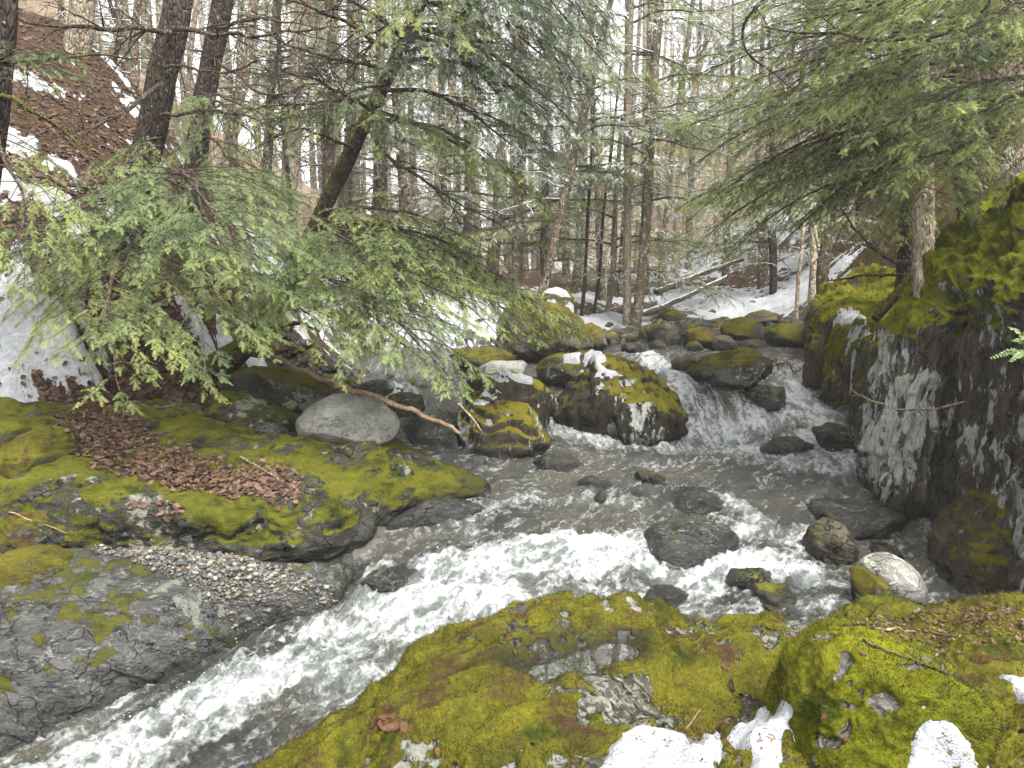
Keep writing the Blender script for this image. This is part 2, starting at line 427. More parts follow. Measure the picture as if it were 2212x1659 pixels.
# ------------------------------------------------------------------ terrain and water heights
WATER_PTS = [B(*p) for p in [
    (1750, 735, .52), (1560, 722, .58), (1450, 755, .42), (1400, 772, .34), (1600, 745, .46), (1700, 765, .38), (1250, 760, .36),
    (1420, 800, .25), (1520, 842, .12), (1470, 845, .1), (1590, 852, .08), (1640, 872, -.08), (1730, 800, .22), (1722, 835, .05),
    (1480, 925, -.33), (1560, 922, -.33), (1640, 915, -.28), (1700, 893, -.15), (1770, 905, -.2), (1850, 965, -.32),
    (1300, 950, -.37), (1500, 1000, -.36), (1700, 1000, -.35), (1850, 1030, -.36), (1150, 1010, -.38), (1600, 1060, -.37),
    (1650, 1100, -.42), (1400, 1100, -.43), (1100, 1080, -.43), (1700, 1180, -.55), (1500, 1230, -.6), (1300, 1130, -.45), (1000, 1150, -.5),
    (1250, 1160, -.46), (1250, 1225, -.63), (950, 1205, -.58), (900, 1290, -.74), (1150, 1290, -.7), (1700, 1290, -.63), (1880, 1320, -.62),
    (800, 1300, -.78), (1000, 1380, -.86), (700, 1400, -.9), (850, 1500, -.98), (450, 1450, -1.0), (500, 1560, -1.08), (200, 1640, -1.15),
    (400, 1700, -1.2), (100, 1750, -1.25), (-150, 1800, -1.3), (-400, 1900, -1.35),
    (750, 770, .3), (950, 790, .25), (1000, 762, .32), (850, 860, .05), (900, 980, -.3), (2100, 1200, -.6), (2000, 1000, -.4)]]
WATER_PTS += [np.array(p) for p in [(3., 20., .7), (6., 21., .75), (8., 24., .8), (6, 3.5, -.8), (3, 2.5, -.9), (-1, 2.5, -1.2), (-4, 2.5, -1.5)]]
WATER = RBF(WATER_PTS, .35, .02)


TP = [A(*p) for p in [
    (0, 900, 7.5), (100, 850, 7.9), (-200, 850, 7.0), (0, 650, 8.0), (200, 720, 8.3), (-200, 500, 8.2), (0, 300, 9.5), (150, 500, 9.), (300, 620, 9.2), (0, 150, 11), (110, 250, 10.6),
    (100, 40, 13), (210, 110, 13.2), (330, 230, 13.), (400, 360, 14.), (-300, 100, 11), (380, 680, 9.2), (470, 790, 9.4), (600, 770, 10.2),
    (700, 735, 12.2), (850, 690, 14.5), (800, 600, 20), (820, 540, 30), (600, 520, 24), (500, 530, 22), (1000, 610, 22), (1080, 680, 15.5), (1300, 670, 19), (1200, 600, 28),
    (1380, 700, 17.), (1400, 570, 40), (1500, 690, 17.6), (1700, 690, 17.), (1600, 570, 24), (1750, 550, 21), (1840, 610, 15), (1650, 500, 32), (1500, 450, 48),
    (1900, 500, 15), (2000, 430, 14), (2212, 300, 13), (2400, 200, 13), (1800, 400, 26), (2050, 200, 26), (1400, 320, 70), (1100, 520, 65), (700, 590, 60), (400, 590, 55), (1700, 220, 60), (2100, 60, 45), (0, -100, 40), (-400, -200, 25)]]
TP += [np.array([p[0], p[1], p[2] - .32]) for p in WATER_PTS[:-7]]
TP += [np.array(p) for p in [(-2.4, 5.3, -.95), (-3.6, 5.2, -.8), (-3.6, 6.2, -.35), (-2.2, 6.6, -.4), (-1.2, 6.5, -.55), (0, 3.2, -1.2), (2, 3.2, -1.), (3.2, 4.6, -.9), (4, 3., -.6), (0, 0, -1.2), (-4, 2, -1.6), (6, 0, 0), (-8, 2, 0.5), (-8, 5, 1.6),
    (4.6, 6.6, -.5), (5.2, 8.2, .2), (5.0, 10.5, .7), (7, 8.5, 2.2), (7.2, 6, 1.3), (9, 4, 1.5), (30, 90, 22), (-30, 90, 3), (0, 90, 6), (60, 60, 26), (-50, 40, 9), (30, 20, 15), (-30, 10, 20), (25, 0, 8), (-20, -10, 8), (0, -20, -1), (25, -20, 6)]]
TP += [B(u, v, z) - [0, 0, .35] for u, v, z in [(-200, 1090, -.02), (-200, 1000, .2), (-200, 930, .4), (60, 1070, -.03), (100, 985, .13), (120, 900, .33), (300, 1085, -.1), (300, 970, .1), (270, 870, .28), (500, 1092, -.14), (480, 985, .05), (420, 890, .2), (690, 1085, -.16), (660, 1000, 0)]]
HT = RBF(TP, .5, .02)

def H(x, y):
    x = np.asarray(x, float); y = np.asarray(y, float)
    z = HT(x, y)
    q = np.stack([x.ravel(), y.ravel(), np.zeros(x.size)], 1)
    return z + (fbm(q, .9, 5, .5, 2) * .10 + fbm(q, 3.3, 3, .5, 7) * .04).reshape(x.shape) + (fbm(q, .22, 3, .5, 5).reshape(x.shape) * .25 * sst(y, 12, 25))

def Hs(x, y): return float(H(np.array([x]), np.array([y]))[0])

def hit(u, v, y0=4., y1=80.):
    d = ray(u, v); Y = np.exp(np.linspace(math.log(y0), math.log(y1), 500)); t = Y / d[1]
    X = d[0] * t; Z = CAMZ + d[2] * t
    b = np.nonzero(H(X, Y) > Z)[0]
    k = b[0] if len(b) else len(Y) - 1
    return np.array([X[k], Y[k], Z[k]])

def warped(y0, y1, ny, xr, nx):
    y = np.exp(np.linspace(math.log(y0), math.log(y1), ny))
    s = np.linspace(-xr, xr, nx)
    Y = np.repeat(y[:, None], nx, 1); X = s[None] * (Y + 1.0)
    return X, Y

# ground sheet
X, Y = warped(2.2, 95, 330, 1.25, 330)
Xb, Yb = np.meshgrid(np.linspace(-1, 1, 330), np.linspace(-25, 2.0, 14)); Xb = Xb * (28 + 0 * Yb); 
X = np.concatenate([np.linspace(-1.25, 1.25, 330)[None] * (3.2 + (2.2 - Yb[:, :1]) * 1.0), X]); Y = np.concatenate([np.repeat(Yb[:, :1], 330, 1), Y])
Z = H(X, Y)
wz = WATER(X, Y)
stone = sst(Z, wz + .55, wz + .1) * sst(np.abs(X), 9, 6) * sst(Y, 22, 18)
q = np.stack([X, Y, Z], -1).reshape(-1, 3)
mossa = -.12 + .25 * sst(X, 4, 6) * sst(Y, 22, 14) + .06 * fbm(q, .6, 3).reshape(X.shape)
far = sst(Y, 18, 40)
gm = mesh_np('ground', q, None, grid_quads(*X.shape)[:, ::-1], M['ground'], True, {'stone': stone.ravel(), 'moss': mossa.ravel(), 'far': far.ravel()})
ground = link('ground', gm, kind='structure')
GQ = (q, grid_quads(*X.shape))
ground['label'] = 'brown forest floor of leaf litter, moss and stones'

# ------------------------------------------------------------------ snow lying on the ground
def blob_field(X, Y, blobs):
    m = np.full(X.shape, -1.)
    for (u, v, rx, ry, st) in blobs:
        p = hit(u, v)
        d = np.sqrt(((X - p[0]) / rx)**2 + ((Y - p[1]) / ry)**2)
        m = np.maximum(m, st * (1 - d))
    return m
SNOW = [(20, 700, .55, .35, 1.1), (110, 700, .5, .3, 1), (180, 700, .3, .25, .8), (20, 790, .4, .25, 1), (-80, 760, .7, .5, 1), (40, 870, .2, .2, .9), (-10, 880, .3, .25, .9), (10, 300, .4, .25, .9), (60, 330, .35, .22, .9), (110, 360, .3, .2, .8), (20, 400, .5, .25, .9), (90, 420, .35, .2, .9), (150, 470, .25, .15, .8), (170, 500, .2, .12, .8), (30, 165, .35, .2, .9), (90, 190, .3, .15, .9), (130, 195, .2, .12, .8), (285, 220, .2, .25, .8), (300, 250, .22, .2, .9), (330, 280, .2, .2, .8), (230, 450, .12, .2, .9), (250, 475, .12, .15, .9), (385, 290, .25, .3, .8),
        (230, 130, .2, .25, .7), (260, 160, .15, .2, .7), (400, 690, .18, .15, .9), (435, 730, .18, .15, .9), (480, 720, .12, .2, .8), (545, 765, .2, .22, .9), (650, 720, .25, .3, .8),
        (930, 660, 1.4, 1.6, 1.1), (1010, 640, 1.3, 2.4, 1.1), (850, 560, 2.6, 4, .9), (900, 600, 1.8, 3, .9), (1050, 700, .5, .6, .8), (700, 560, 2, 4, .5),
        (1300, 650, 1.8, 2., 1.), (1340, 690, .9, .8, 1.1), (1270, 690, .8, 1., 1), (1440, 640, 1.8, 2.2, .9), (1560, 650, 1.6, 1.8, 1.1), (1700, 640, 1.5, 1.6, 1.1), (1630, 675, 1.6, 1.0, 1.2), (1540, 680, .9, .7, 1), (1730, 560, 1.0, 1.6, .9), (1690, 520, 1.2, 1.4, .8), (1820, 625, .3, .6, .9), (1790, 590, .6, 1.4, .8),
        (1500, 580, 1.8, 2.5, .6), (1200, 640, 1.3, 1.5, .8), (1890, 640, .25, .4, .8), (1450, 560, 2.5, 5, .5), (1150, 570, 3, 5, .5), (1590, 500, 2, 2, .4)]
X, Y = warped(5, 60, 560, .95, 700)
m = blob_field(X, Y, SNOW)
q = np.stack([X, Y, 0 * X], -1).reshape(-1, 3)
nn = fbm(q, 1.6, 5, .6, 9).reshape(X.shape) * .30 + fbm(q, 4.2, 5, .7, 4).reshape(X.shape) * .46 - .20
m = m + nn
keep = m > -.35
SNOWPTS = BVHTree.FromPolygons([(a, b, 0.) for a, b in zip(X.ravel(), Y.ravel())], [tuple(t) for t in grid_quads(*X.shape)[(m.ravel() > .03)[grid_quads(*X.shape)].all(1)].tolist()])
Z = H(X, Y) + np.clip(m, -.4, .55) * .075
Q = grid_quads(*X.shape)[:, ::-1]
k = keep.ravel()
Q = Q[k[Q].any(1)]
used = np.unique(Q); rem = np.zeros(X.size, int); rem[used] = np.arange(len(used))
V = np.stack([X, Y, Z], -1).reshape(-1, 3)[used]
sm = mesh_np('snow', V, None, rem[Q], M['snow'])
link('snow', sm, kind='stuff', label='old white snow lying in patches on the forest floor')

# ------------------------------------------------------------------ stream
CL = np.array([B(*p)[:2] for p in [(1760, 738, .5), (1600, 745, .46), (1430, 790, .28), (1500, 840, .15), (1520, 925, -.33), (1620, 1000, -.36), (1500, 1090, -.42), (1350, 1180, -.55), (1100, 1260, -.68), (900, 1340, -.8), (700, 1450, -.95), (450, 1570, -1.08), (100, 1760, -1.25), (-300, 1900, -1.35)]])
def flow(x, y):
    p = np.stack([x.ravel(), y.ravel()], 1)
    best = np.full(len(p), 1e9); S = np.zeros(len(p)); Tt = np.zeros(len(p)); acc = 0
    cl = spline(CL, 60)
    W = 0
    for a, b in zip(cl[:-1], cl[1:]):
        ab = b - a; L = np.linalg.norm(ab); t = np.clip(((p - a) @ ab) / L**2, 0, 1)
        d2 = ((p - a - t[:, None] * ab)**2).sum(1)
        w = 1 / (d2 + .02)**2
        cr = (ab[0] * (p[:, 1] - a[1]) - ab[1] * (p[:, 0] - a[0])) / L
        S += w * (acc + t * L); Tt += w * cr; W = W + w
        acc += L
    return (S / W).reshape(x.shape), (Tt / W).reshape(x.shape)
# foam: polylines (u,v,z) with width (m) and strength
FOAM = [([(1395, 770, .34), (1430, 800, .25), (1470, 840, .14)], .22, 1.), ([(1470, 848, .12), (1480, 925, -.33)], .12, .62), ([(1530, 848, .12), (1540, 925, -.33)], .18, .6), ([(1590, 855, .1), (1600, 915, -.3)], .14, .75),
        ([(1725, 800, .2), (1720, 850, .05), (1760, 900, -.2), (1850, 970, -.33), (1865, 1020, -.36)], .26, 1.1), ([(1480, 930, -.34), (1600, 925, -.33), (1720, 900, -.2)], .22, 1.0), ([(1600, 950, -.34), (1750, 955, -.33), (1850, 990, -.35)], .45, 1.0), ([(1500, 950, -.35), (1650, 985, -.35), (1840, 1030, -.36)], .35, .6), ([(1660, 890, -.2), (1740, 890, -.2)], .2, 1.0),
        ([(1220, 950, -.37), (1330, 955, -.37), (1480, 960, -.36)], .22, .75), ([(1400, 1010, -.36), (1600, 1000, -.36), (1850, 1040, -.36)], .2, .35), ([(1180, 1010, -.38), (1230, 1000, -.38)], .15, .5),
        ([(930, 1225, -.6), (1080, 1205, -.55), (1200, 1180, -.5), (1330, 1170, -.5), (1420, 1160, -.48)], .16, 1.0), ([(1000, 1240, -.63), (1200, 1225, -.62), (1400, 1215, -.6), (1500, 1260, -.63)], .22, .98), ([(1450, 1230, -.61), (1600, 1230, -.6), (1720, 1240, -.6)], .2, 1.0), ([(1560, 1215, -.58), (1700, 1220, -.58), (1760, 1260, -.6)], .16, .9),
        ([(820, 1310, -.78), (950, 1300, -.75), (1080, 1320, -.77)], .24, 1.05), ([(1050, 1290, -.7), (1300, 1280, -.68), (1480, 1290, -.65)], .2, .45), ([(720, 1370, -.86), (860, 1350, -.84), (1000, 1390, -.87)], .30, .62), ([(980, 1420, -.9), (850, 1460, -.95), (740, 1480, -.97)], .3, .5),
        ([(690, 1360, -.85), (600, 1430, -.95)], .05, .9), ([(860, 1330, -.8), (700, 1440, -.95), (600, 1450, -.97), (480, 1470, -1.0), (360, 1550, -1.07), (200, 1630, -1.14), (40, 1700, -1.2)], .12, .95), ([(780, 1470, -.97), (560, 1480, -1.0), (400, 1600, -1.12), (250, 1700, -1.2)], .14, .7), ([(500, 1560, -1.08), (200, 1680, -1.2), (0, 1720, -1.23)], .12, .6),
        ([(300, 1500, -1.05), (150, 1600, -1.13)], .1, .4), ([(860, 845, .08), (880, 880, -.05)], .2, .9), ([(640, 770, .31), (800, 790, .28)], .3, .35), ([(1570, 1085, -.42), (1640, 1130, -.47)], .1, .6), ([(1350, 1090, -.43), (1100, 1090, -.44), (1000, 1140, -.48)], .25, .35), ([(1610, 1150, -.5), (1720, 1160, -.53)], .2, .45), ([(1590, 715, .56), (1640, 722, .55)], .25, .7), ([(1440, 705, .58), (1560, 715, .57)], .2, .5), ([(1380, 1300, -.66), (1600, 1320, -.64), (1800, 1310, -.63)], .15, .4)]
def seg_field(x, y, lines):
    p = np.stack([x.ravel(), y.ravel()], 1); m = np.zeros(len(p))
    for pts, w, st in lines:
        c = spline(np.array([B(*t)[:2] for t in pts]), 10)
        d = np.full(len(p), 1e9)
        for a, b in zip(c[:-1], c[1:]):
            ab = b - a; t = np.clip(((p - a) @ ab) / (ab @ ab + 1e-9), 0, 1)
            d = np.minimum(d, ((p - a - t[:, None] * ab)**2).sum(1))
        m = np.maximum(m, st * np.exp(-d / (w * w) * .8))
    return m.reshape(x.shape)
# ------------------------------------------------------------------ rocks
def moss_mask(P, bias): return sst(fbm(P, 1.5, 4, .55, 31) * .7 + fbm(P, 6, 4, .65, 33) * .75 + bias, -.10, .28)
def cushion(P): return .010 + .016 * np.clip(ridged(P, 5.5, 2, 41) * .6, -.3, 1) + .008 * fbm(P, 24, 3, .6, 43)
SUPPORT = []          # (V, faces) of everything small things can lie on
def remember(V, Fc): SUPPORT.append((np.asarray(V), np.asarray(Fc)))
_ico = {}
def ico(n):
    if n in _ico: return _ico[n]
    import bmesh
    bm = bmesh.new(); bmesh.ops.create_icosphere(bm, subdivisions=n, radius=1)
    V = np.array([v.co[:] for v in bm.verts]); Fc = np.array([[v.index for v in f.verts] for f in bm.faces]); bm.free()
    V /= np.linalg.norm(V, axis=1)[:, None]
    _ico[n] = (V, Fc); return V, Fc

def wet_of(V, h=.14, soft=.1, n=.05):
    wz_ = WATER(V[:, 0], V[:, 1])
    return 1 - sst(V[:, 2] + fbm(V, 4, 2, seed=3) * n, wz_ + h - soft, wz_ + h + soft)

def rock_geo(outline, Yc, depth, seed, res=4, blocky=.8, facets=7, rough=.085, strata=0., terr=.55, fd=.70):
    o = np.array([A(u, v, Yc) for u, v in outline])
    c = np.array([(o[:, 0].min() + o[:, 0].max()) / 2, Yc, (o[:, 2].min() + o[:, 2].max()) / 2])
    # dense outline -> r(theta)
    oo = np.concatenate([o, o[:1]]); dense = np.concatenate([np.linspace(a, b, 24, endpoint=False) for a, b in zip(oo[:-1], oo[1:])])
    th = np.arctan2(dense[:, 2] - c[2], dense[:, 0] - c[0]); r = np.hypot(dense[:, 2] - c[2], dense[:, 0] - c[0])
    k = np.argsort(th); th, r = th[k], r[k]
    D, Fc = ico(res)
    t = np.arctan2(D[:, 2], D[:, 0])
    R = (np.interp(t - .06, th, r, period=2 * PI) + 2 * np.interp(t, th, r, period=2 * PI) + np.interp(t + .06, th, r, period=2 * PI)) / 4
    m = np.hypot(D[:, 0], D[:, 2])**blocky
    y = np.sign(D[:, 1]) * np.abs(D[:, 1])**(blocky + .1) * depth
    V = np.stack([np.cos(t) * m * R, y, np.sin(t) * m * R], 1)
    rg = np.random.default_rng(seed)
    size = float(np.median(r))
    for _ in range(facets):
        n = rg.normal(size=3) * [1, 1.2, 1.]; n[1] = -abs(n[1]); n /= np.linalg.norm(n)
        sup = V @ n; d = sup.max() * rg.uniform(fd, .9)
        ex = np.maximum(sup - d, 0); V = V - ex[:, None] * n * .85
    nrm = V / (np.linalg.norm(V, axis=1)[:, None] + 1e-9)
    V = V + nrm * (fbm(V / size, 1.3, 5, .55, seed) * rough * size + np.minimum(ridged(V / size, 1.6, 3, seed) - .9, 0) * rough * .5 * size)[:, None]
    if terr:
        ax = rg.normal(size=3) * [.35, .3, 1]; ax /= np.linalg.norm(ax)
        h = V @ ax / size + fbm(V / size, 1.5, 3, seed=seed) * .10
        per = rg.uniform(.16, .26); k_ = h / per; fl = np.floor(k_); fr = k_ - fl
        V = V + ax * ((fl + sst(fr, .25, .75) - k_) * per * size * terr)[:, None] + nrm * ((sst(fr, .3, .55) - sst(fr, .55, 1.)) * .035 * size * terr)[:, None]
    if strata:
        ax = rg.normal(size=3) * [.25, .25, 1]; ax /= np.linalg.norm(ax)
        h = V @ ax / size + fbm(V / size, 1.2, 3, seed=seed) * .25
        V = V + nrm * ((np.abs((h * 3.1) % 1 - .5) - .25) * strata * size)[:, None]
    return V + c, Fc, c

TUFT = []
def surf_Y(u, v):
    d = ray(u, v); Ys = np.linspace(4., 20, 1600); t = Ys / d[1]; X_ = d[0] * t; Z_ = CAMZ + d[2] * t
    b = np.nonzero(np.maximum(WATER(X_, Ys), H(X_, Ys)) > Z_)[0]
    return Ys[b[0]] if len(b) else 10.
def rock(name, label, outline, Yc, depth, mat, group=None, cat='rock', wet=True, moss=None, wl=None, **kw):
    if wl is not None: Yc = surf_Y((outline[0][0] + outline[len(outline) // 2][0]) / 2, wl) + depth * .6
    kw.setdefault('seed', random.randrange(10000))
    V, Fc, c = rock_geo(outline, Yc, depth, **kw)
    at = {'wet': wet_of(V) if wet else np.zeros(len(V))}
    at['moss'] = np.zeros(len(V)) if moss is None else moss(V)
    if mat is M['hump']:
        mk = moss_mask(V, .45); at['mossk'] = mk
        nr_ = V - c; nr_ /= np.linalg.norm(nr_, axis=1)[:, None]
        V = V + nr_ * (mk * cushion(V))[:, None]
        TUFT.append((V, nr_, mk))
    base = np.array([c[0], c[1], V[:, 2].min()])
    me = mesh_np(name, V - base, Fc, None, mat, True, at)
    o = link(name, me, None, label, cat, group, loc=base)
    remember(V, Fc)
    return o

def blob(cx, cy, rx, ry, n=10, j=.12, seed=0):
    rg = random.Random(seed)
    return [(cx + rx * math.cos(a) * (1 + rg.uniform(-j, j)), cy + ry * math.sin(a) * (1 + rg.uniform(-j, j))) for a in [2 * PI * k / n for k in range(n)]]

def slab(name, label, cols, nu, nv, mat, disp, cat='rock', wet=True, moss=None, flip=False, kind=None, wetp=(.14, .1), post=None, mossb=None):
    g = sheet(cols, nu, nv)
    nr = normals(g)
    ctr = g.reshape(-1, 3).mean(0); want = np.array([-ctr[0] * .05, -.3, 1.]) if cat != 'cliff' else np.array([-1., -.6, .3])
    flip = (nr.reshape(-1, 3) @ want).mean() < 0
    if flip: nr = -nr
    P = g.reshape(-1, 3); N = nr.reshape(-1, 3)
    P = P + N * disp(P)[:, None]
    if post is not None: P = post(P)
    mk = np.zeros(len(P))
    if mossb is not None:
        mk = moss_mask(P, mossb(P)); P = P + N * (mk * cushion(P))[:, None]; TUFT.append((P, N, mk))
    at = {'mossk': mk, 'pud': np.zeros(len(P)), 'lich': np.zeros(len(P)) if cat != 'cliff' else .21 * np.exp(-((P[:, 0] - 3.55) / .36)**2) * sst(P[:, 2], -.45, -.2) - .10, 'wet': wet_of(P, *wetp) if wet else np.zeros(len(P)), 'moss': np.zeros(len(P)) if moss is None else moss(P)}
    Q = grid_quads(nu, nv)
    if flip: Q = Q[:, ::-1]
    if post is not None:
        a_, b_ = B(1150, 1470, -.10)[:2], B(1330, 1412, -.10)[:2]; ab = b_ - a_; t_ = np.clip(((P[:, :2] - a_) @ ab) / (ab @ ab), 0, 1)
        at['wet'] = np.maximum(at['wet'], sst(np.linalg.norm(P[:, :2] - a_ - t_[:, None] * ab, axis=1) + fbm(P, 8, 3, seed=5) * .05, .26, .12))
    base = np.array([P[:, 0].mean(), P[:, 1].mean(), P[:, 2].min()])
    o = link(name, mesh_np(name, P - base, None, Q, mat, True, at), None, label, cat, None, kind, base)
    remember(P, np.concatenate([Q[:, :3], Q[:, [0, 2, 3]]]))
    return o

_hs = np.random.default_rng(77).random(512)
def stepn(t, k=0, a=.82):
    i_ = np.floor(t).astype(int); f = t - i_
    return _hs[(i_ + k * 37) % 512] * (1 - sst(f, a, 1.)) + _hs[(i_ + 1 + k * 37) % 512] * sst(f, a, 1.)
# foreground slab: columns along its far outline, rows from under water -> outline -> below the frame
SIL = [(300, 1860, -.55), (565, 1665, -.42), (720, 1552, -.32), (860, 1455, -.22), (930, 1392, -.14), (1090, 1325, -.04), (1240, 1303, 0), (1390, 1312, 0), (1480, 1345, -.12), (1640, 1340, -.16), (1790, 1340, -.17), (1900, 1312, -.16), (2080, 1296, -.15), (2230, 1300, -.12), (2450, 1310, -.1)]
BOT = [(560, 2050, -.5), (760, 2000, -.35), (880, 1980, -.25), (1000, 1960, -.18), (1080, 1940, -.14), (1180, 1940, -.12), (1280, 1940, -.12), (1380, 1940, -.14), (1460, 1940, -.16), (1600, 1940, -.18), (1760, 1940, -.15), (1900, 1940, -.05), (2100, 1940, 0), (2350, 1940, .05), (2600, 1940, .1)]
MIDZ = [(-.5, -.48), (-.36, -.34), (-.25, -.22), (-.12, -.1), (-.08, -.06), (-.02, -.05), (-.03, -.05), (-.11, -.07), (-.13, -.06), (-.11, -.08), (-.1, -.12), (-.03, -.04), (.0, .0), (.03, .04), (.05, .08)]
cols = []
for (u, v, z), (bu, bv, bz), (z1, z2) in zip(SIL, BOT, MIDZ):
    s_ = B(u, v, z); b_ = B(bu, bv, bz)
    out = s_ - b_; out[2] = 0; out /= np.linalg.norm(out)
    p1 = B(u + (bu - u) * .3, v + (bv - v) * .3, z1); p2 = B(u + (bu - u) * .62, v + (bv - v) * .62, z2)
    cols.append([s_ + out * .75 + [0, 0, -1.1], s_ + out * .42 + [0, 0, -.55], s_ + out * .16 + [0, 0, -.12], s_, p1, p2, b_, b_ + [0, -.9, -.05]])
def fgd(P):
    a_, b_ = B(1150, 1470, -.08)[:2], B(1340, 1415, -.08)[:2]   # hollow of the puddle
    ab = b_ - a_; t_ = np.clip(((P[:, :2] - a_) @ ab) / (ab @ ab), 0, 1)
    d = np.linalg.norm(P[:, :2] - a_ - t_[:, None] * ab, axis=1)
    r = fbm(P * [1, .8, 1] @ np.array([[.8, -.6, 0], [.6, .8, 0], [0, 0, 1]]) * [1, 2.2, 1], 1.1, 4, .5, 4) * .095 - np.maximum(0, 1 - np.abs(fbm(P @ np.array([[.8, -.6, 0], [.6, .8, 0], [0, 0, 1]]) * [.55, 1.7, 1], 1.0, 3, .5, 44)) / .10) * .035 + fbm(P, 4, 3, .5, 8) * .016 + fbm(P, 17, 3, .6, 2) * .006
    return r
PZ = [0.]
def fgpost(P):
    a_, b_ = B(1150, 1470, -.10)[:2], B(1330, 1412, -.10)[:2]
    ab = b_ - a_; t_ = np.clip(((P[:, :2] - a_) @ ab) / (ab @ ab), 0, 1)
    d = np.linalg.norm(P[:, :2] - a_ - t_[:, None] * ab, axis=1) + fbm(P, 5, 3, .5, 3) * .03
    sel = (d < .06) & (P[:, 2] > -.5); zc = np.percentile(P[sel, 2], 30); PZ[0] = zc - .006
    w_ = np.exp(-(np.maximum(d, 0) / .12)**4)
    P = P.copy(); rim = np.exp(-(np.maximum(np.abs(d - .20) - .05, 0) / .06)**2); P[:, 2] += rim * np.maximum(zc + .022 - P[:, 2], 0) * (P[:, 2] > -.5)
    P[:, 2] += w_ * .97 * (zc - .055 - P[:, 2]); return P
def fgmoss(P):
    a_, b_ = B(1150, 1470, -.10)[:2], B(1330, 1412, -.10)[:2]
    ab = b_ - a_; t_ = np.clip(((P[:, :2] - a_) @ ab) / (ab @ ab), 0, 1); d = np.linalg.norm(P[:, :2] - a_ - t_[:, None] * ab, axis=1)
    return .50 + .45 * np.exp(-((d - .20) / .09)**2) - .9 * sst(d, .09, .05) - .30 * fbm(P, .9, 2, seed=77) - .5 * sst(WATER(P[:, 0], P[:, 1]) + .35 - P[:, 2], 0, .2)
slab('foreground_slab', 'wide moss-covered rock slab filling the bottom of the view', cols, 700, 560, M['fg'], fgd, wetp=(.1, .06), flip=True, post=fgpost, mossb=fgmoss)

# bright hump on the slab
rock('mossy_rock', 'bright green mossy hump of rock between two snow patches', [(1660, 1800), (1700, 1620), (1735, 1500), (1790, 1425), (1870, 1400), (1960, 1405), (2040, 1430), (2085, 1480), (2030, 1540), (1990, 1600), (1985, 1800)], 2.78, .46, M['hump'], wet=False, res=7, blocky=.62, facets=6, rough=.09, seed=21, terr=0.)

# mossy ledge on the left bank
LED = [  # under-front, waterline, front top, mid, back, behind
    [(-200, 1330, -.8), (-200, 1240, -.4), (-200, 1090, -.02), (-200, 1000, .2), (-200, 930, .4), (-200, 850, .62)],
    [(60, 1290, -.8), (80, 1195, -.42), (60, 1070, -.03), (100, 985, .13), (120, 900, .33), (120, 840, .4)],
    [(300, 1280, -.8), (300, 1178, -.42), (300, 1085, -.1), (300, 970, .1), (270, 860, .28), (250, 830, .2)],
    [(500, 1270, -.8), (510, 1172, -.42), (500, 1092, -.14), (480, 985, .05), (420, 890, .2), (400, 868, .1)],
    [(700, 1240, -.8), (700, 1160, -.42), (690, 1085, -.16), (660, 1000, 0), (560, 945, .1), (540, 925, -.1)],
    [(850, 1180, -.8), (840, 1112, -.41), (840, 1030, -.14), (820, 1000, -.06), (740, 960, .0), (720, 945, -.25)],
    [(1000, 1120, -.8), (1000, 1078, -.42), (990, 1040, -.26), (960, 1010, -.2), (900, 990, -.2), (880, 970, -.4)],
    [(1080, 1110, -.8), (1070, 1080, -.5), (1050, 1062, -.46), (1040, 1045, -.46), (1010, 1020, -.46), (980, 1000, -.55)]]
cols = [[B(*p) for p in r] for r in LED]
def ledd(P): return fbm(P * [1, 1, 1.6], 1.5, 4, .55, 14) * .085 + ridged(P * [1, 1, .5], 1.1, 2, 15) * .03 + fbm(P, 6, 3, .55, 3) * .018 + ridged(P * [1, 1, 3], 1.6, 2, 5) * .015
def ledmoss(P): return fbm(P, 1.1, 3, seed=7) * .20 + fbm(P, 4.2, 4, .6, 37) * .26 - .26 * sst(P[:, 0], -1.0, -.1) + .28 * sst(P[:, 2], -.02, -.25) - .22 * sst(P[:, 2], -.36, -.44)
slab('mossy_ledge', 'broad mossy rock ledge with red leaf litter on the left bank', cols, 420, 260, M['ledge'], ledd, moss=ledmoss, flip=True)

# grey slab lower left
GS = [[(-250, 1800, -1.5), (-250, 1640, -1.05), (-220, 1440, -.72), (-200, 1300, -.5), (-200, 1200, -.4)],
      [(60, 1720, -1.5), (40, 1590, -1.08), (30, 1420, -.72), (50, 1300, -.53), (60, 1200, -.42)],
      [(240, 1640, -1.5), (210, 1530, -1.05), (220, 1370, -.68), (250, 1270, -.5), (260, 1195, -.45)],
      [(420, 1530, -1.4), (390, 1450, -1.0), (400, 1330, -.66), (430, 1260, -.54), (460, 1200, -.48)],
      [(560, 1440, -1.3), (540, 1380, -.95), (560, 1310, -.7), (580, 1260, -.58), (620, 1210, -.52)],
      [(720, 1380, -1.2), (700, 1335, -.88), (700, 1290, -.72), (710, 1260, -.64), (760, 1215, -.58)],
      [(820, 1340, -1.2), (800, 1310, -.95), (800, 1290, -.9), (810, 1260, -.8), (840, 1225, -.75)]]
cols = [[B(*p) for p in r] for r in GS]
def gsd(P):
    a = P @ np.array([.3, .75, .9])
    h = a * 2.6 + fbm(P, .9, 3, seed=5) * .9
    return fbm(P, 1.2, 4, .55, 24) * .06 + (stepn(h, 5, .85) - .5) * .11 + (stepn(h * 2.7 + fbm(P, 2, 2), 6, .85) - .5) * .035 + fbm(P, 9, 3, .6, 3) * .010
def gsmoss(P): return .30 * fbm(P, 2.2, 3, .6, 9) + .42 * fbm(P, 7, 4, .6, 19) + .10 * sst(P[:, 0], -2.2, -3.2) + .07
slab('grey_slab', 'smooth grey schist slab with dark moss spots beside the rapids', cols, 360, 260, M['grey'], gsd, moss=gsmoss, flip=True, wetp=(.12, .12))

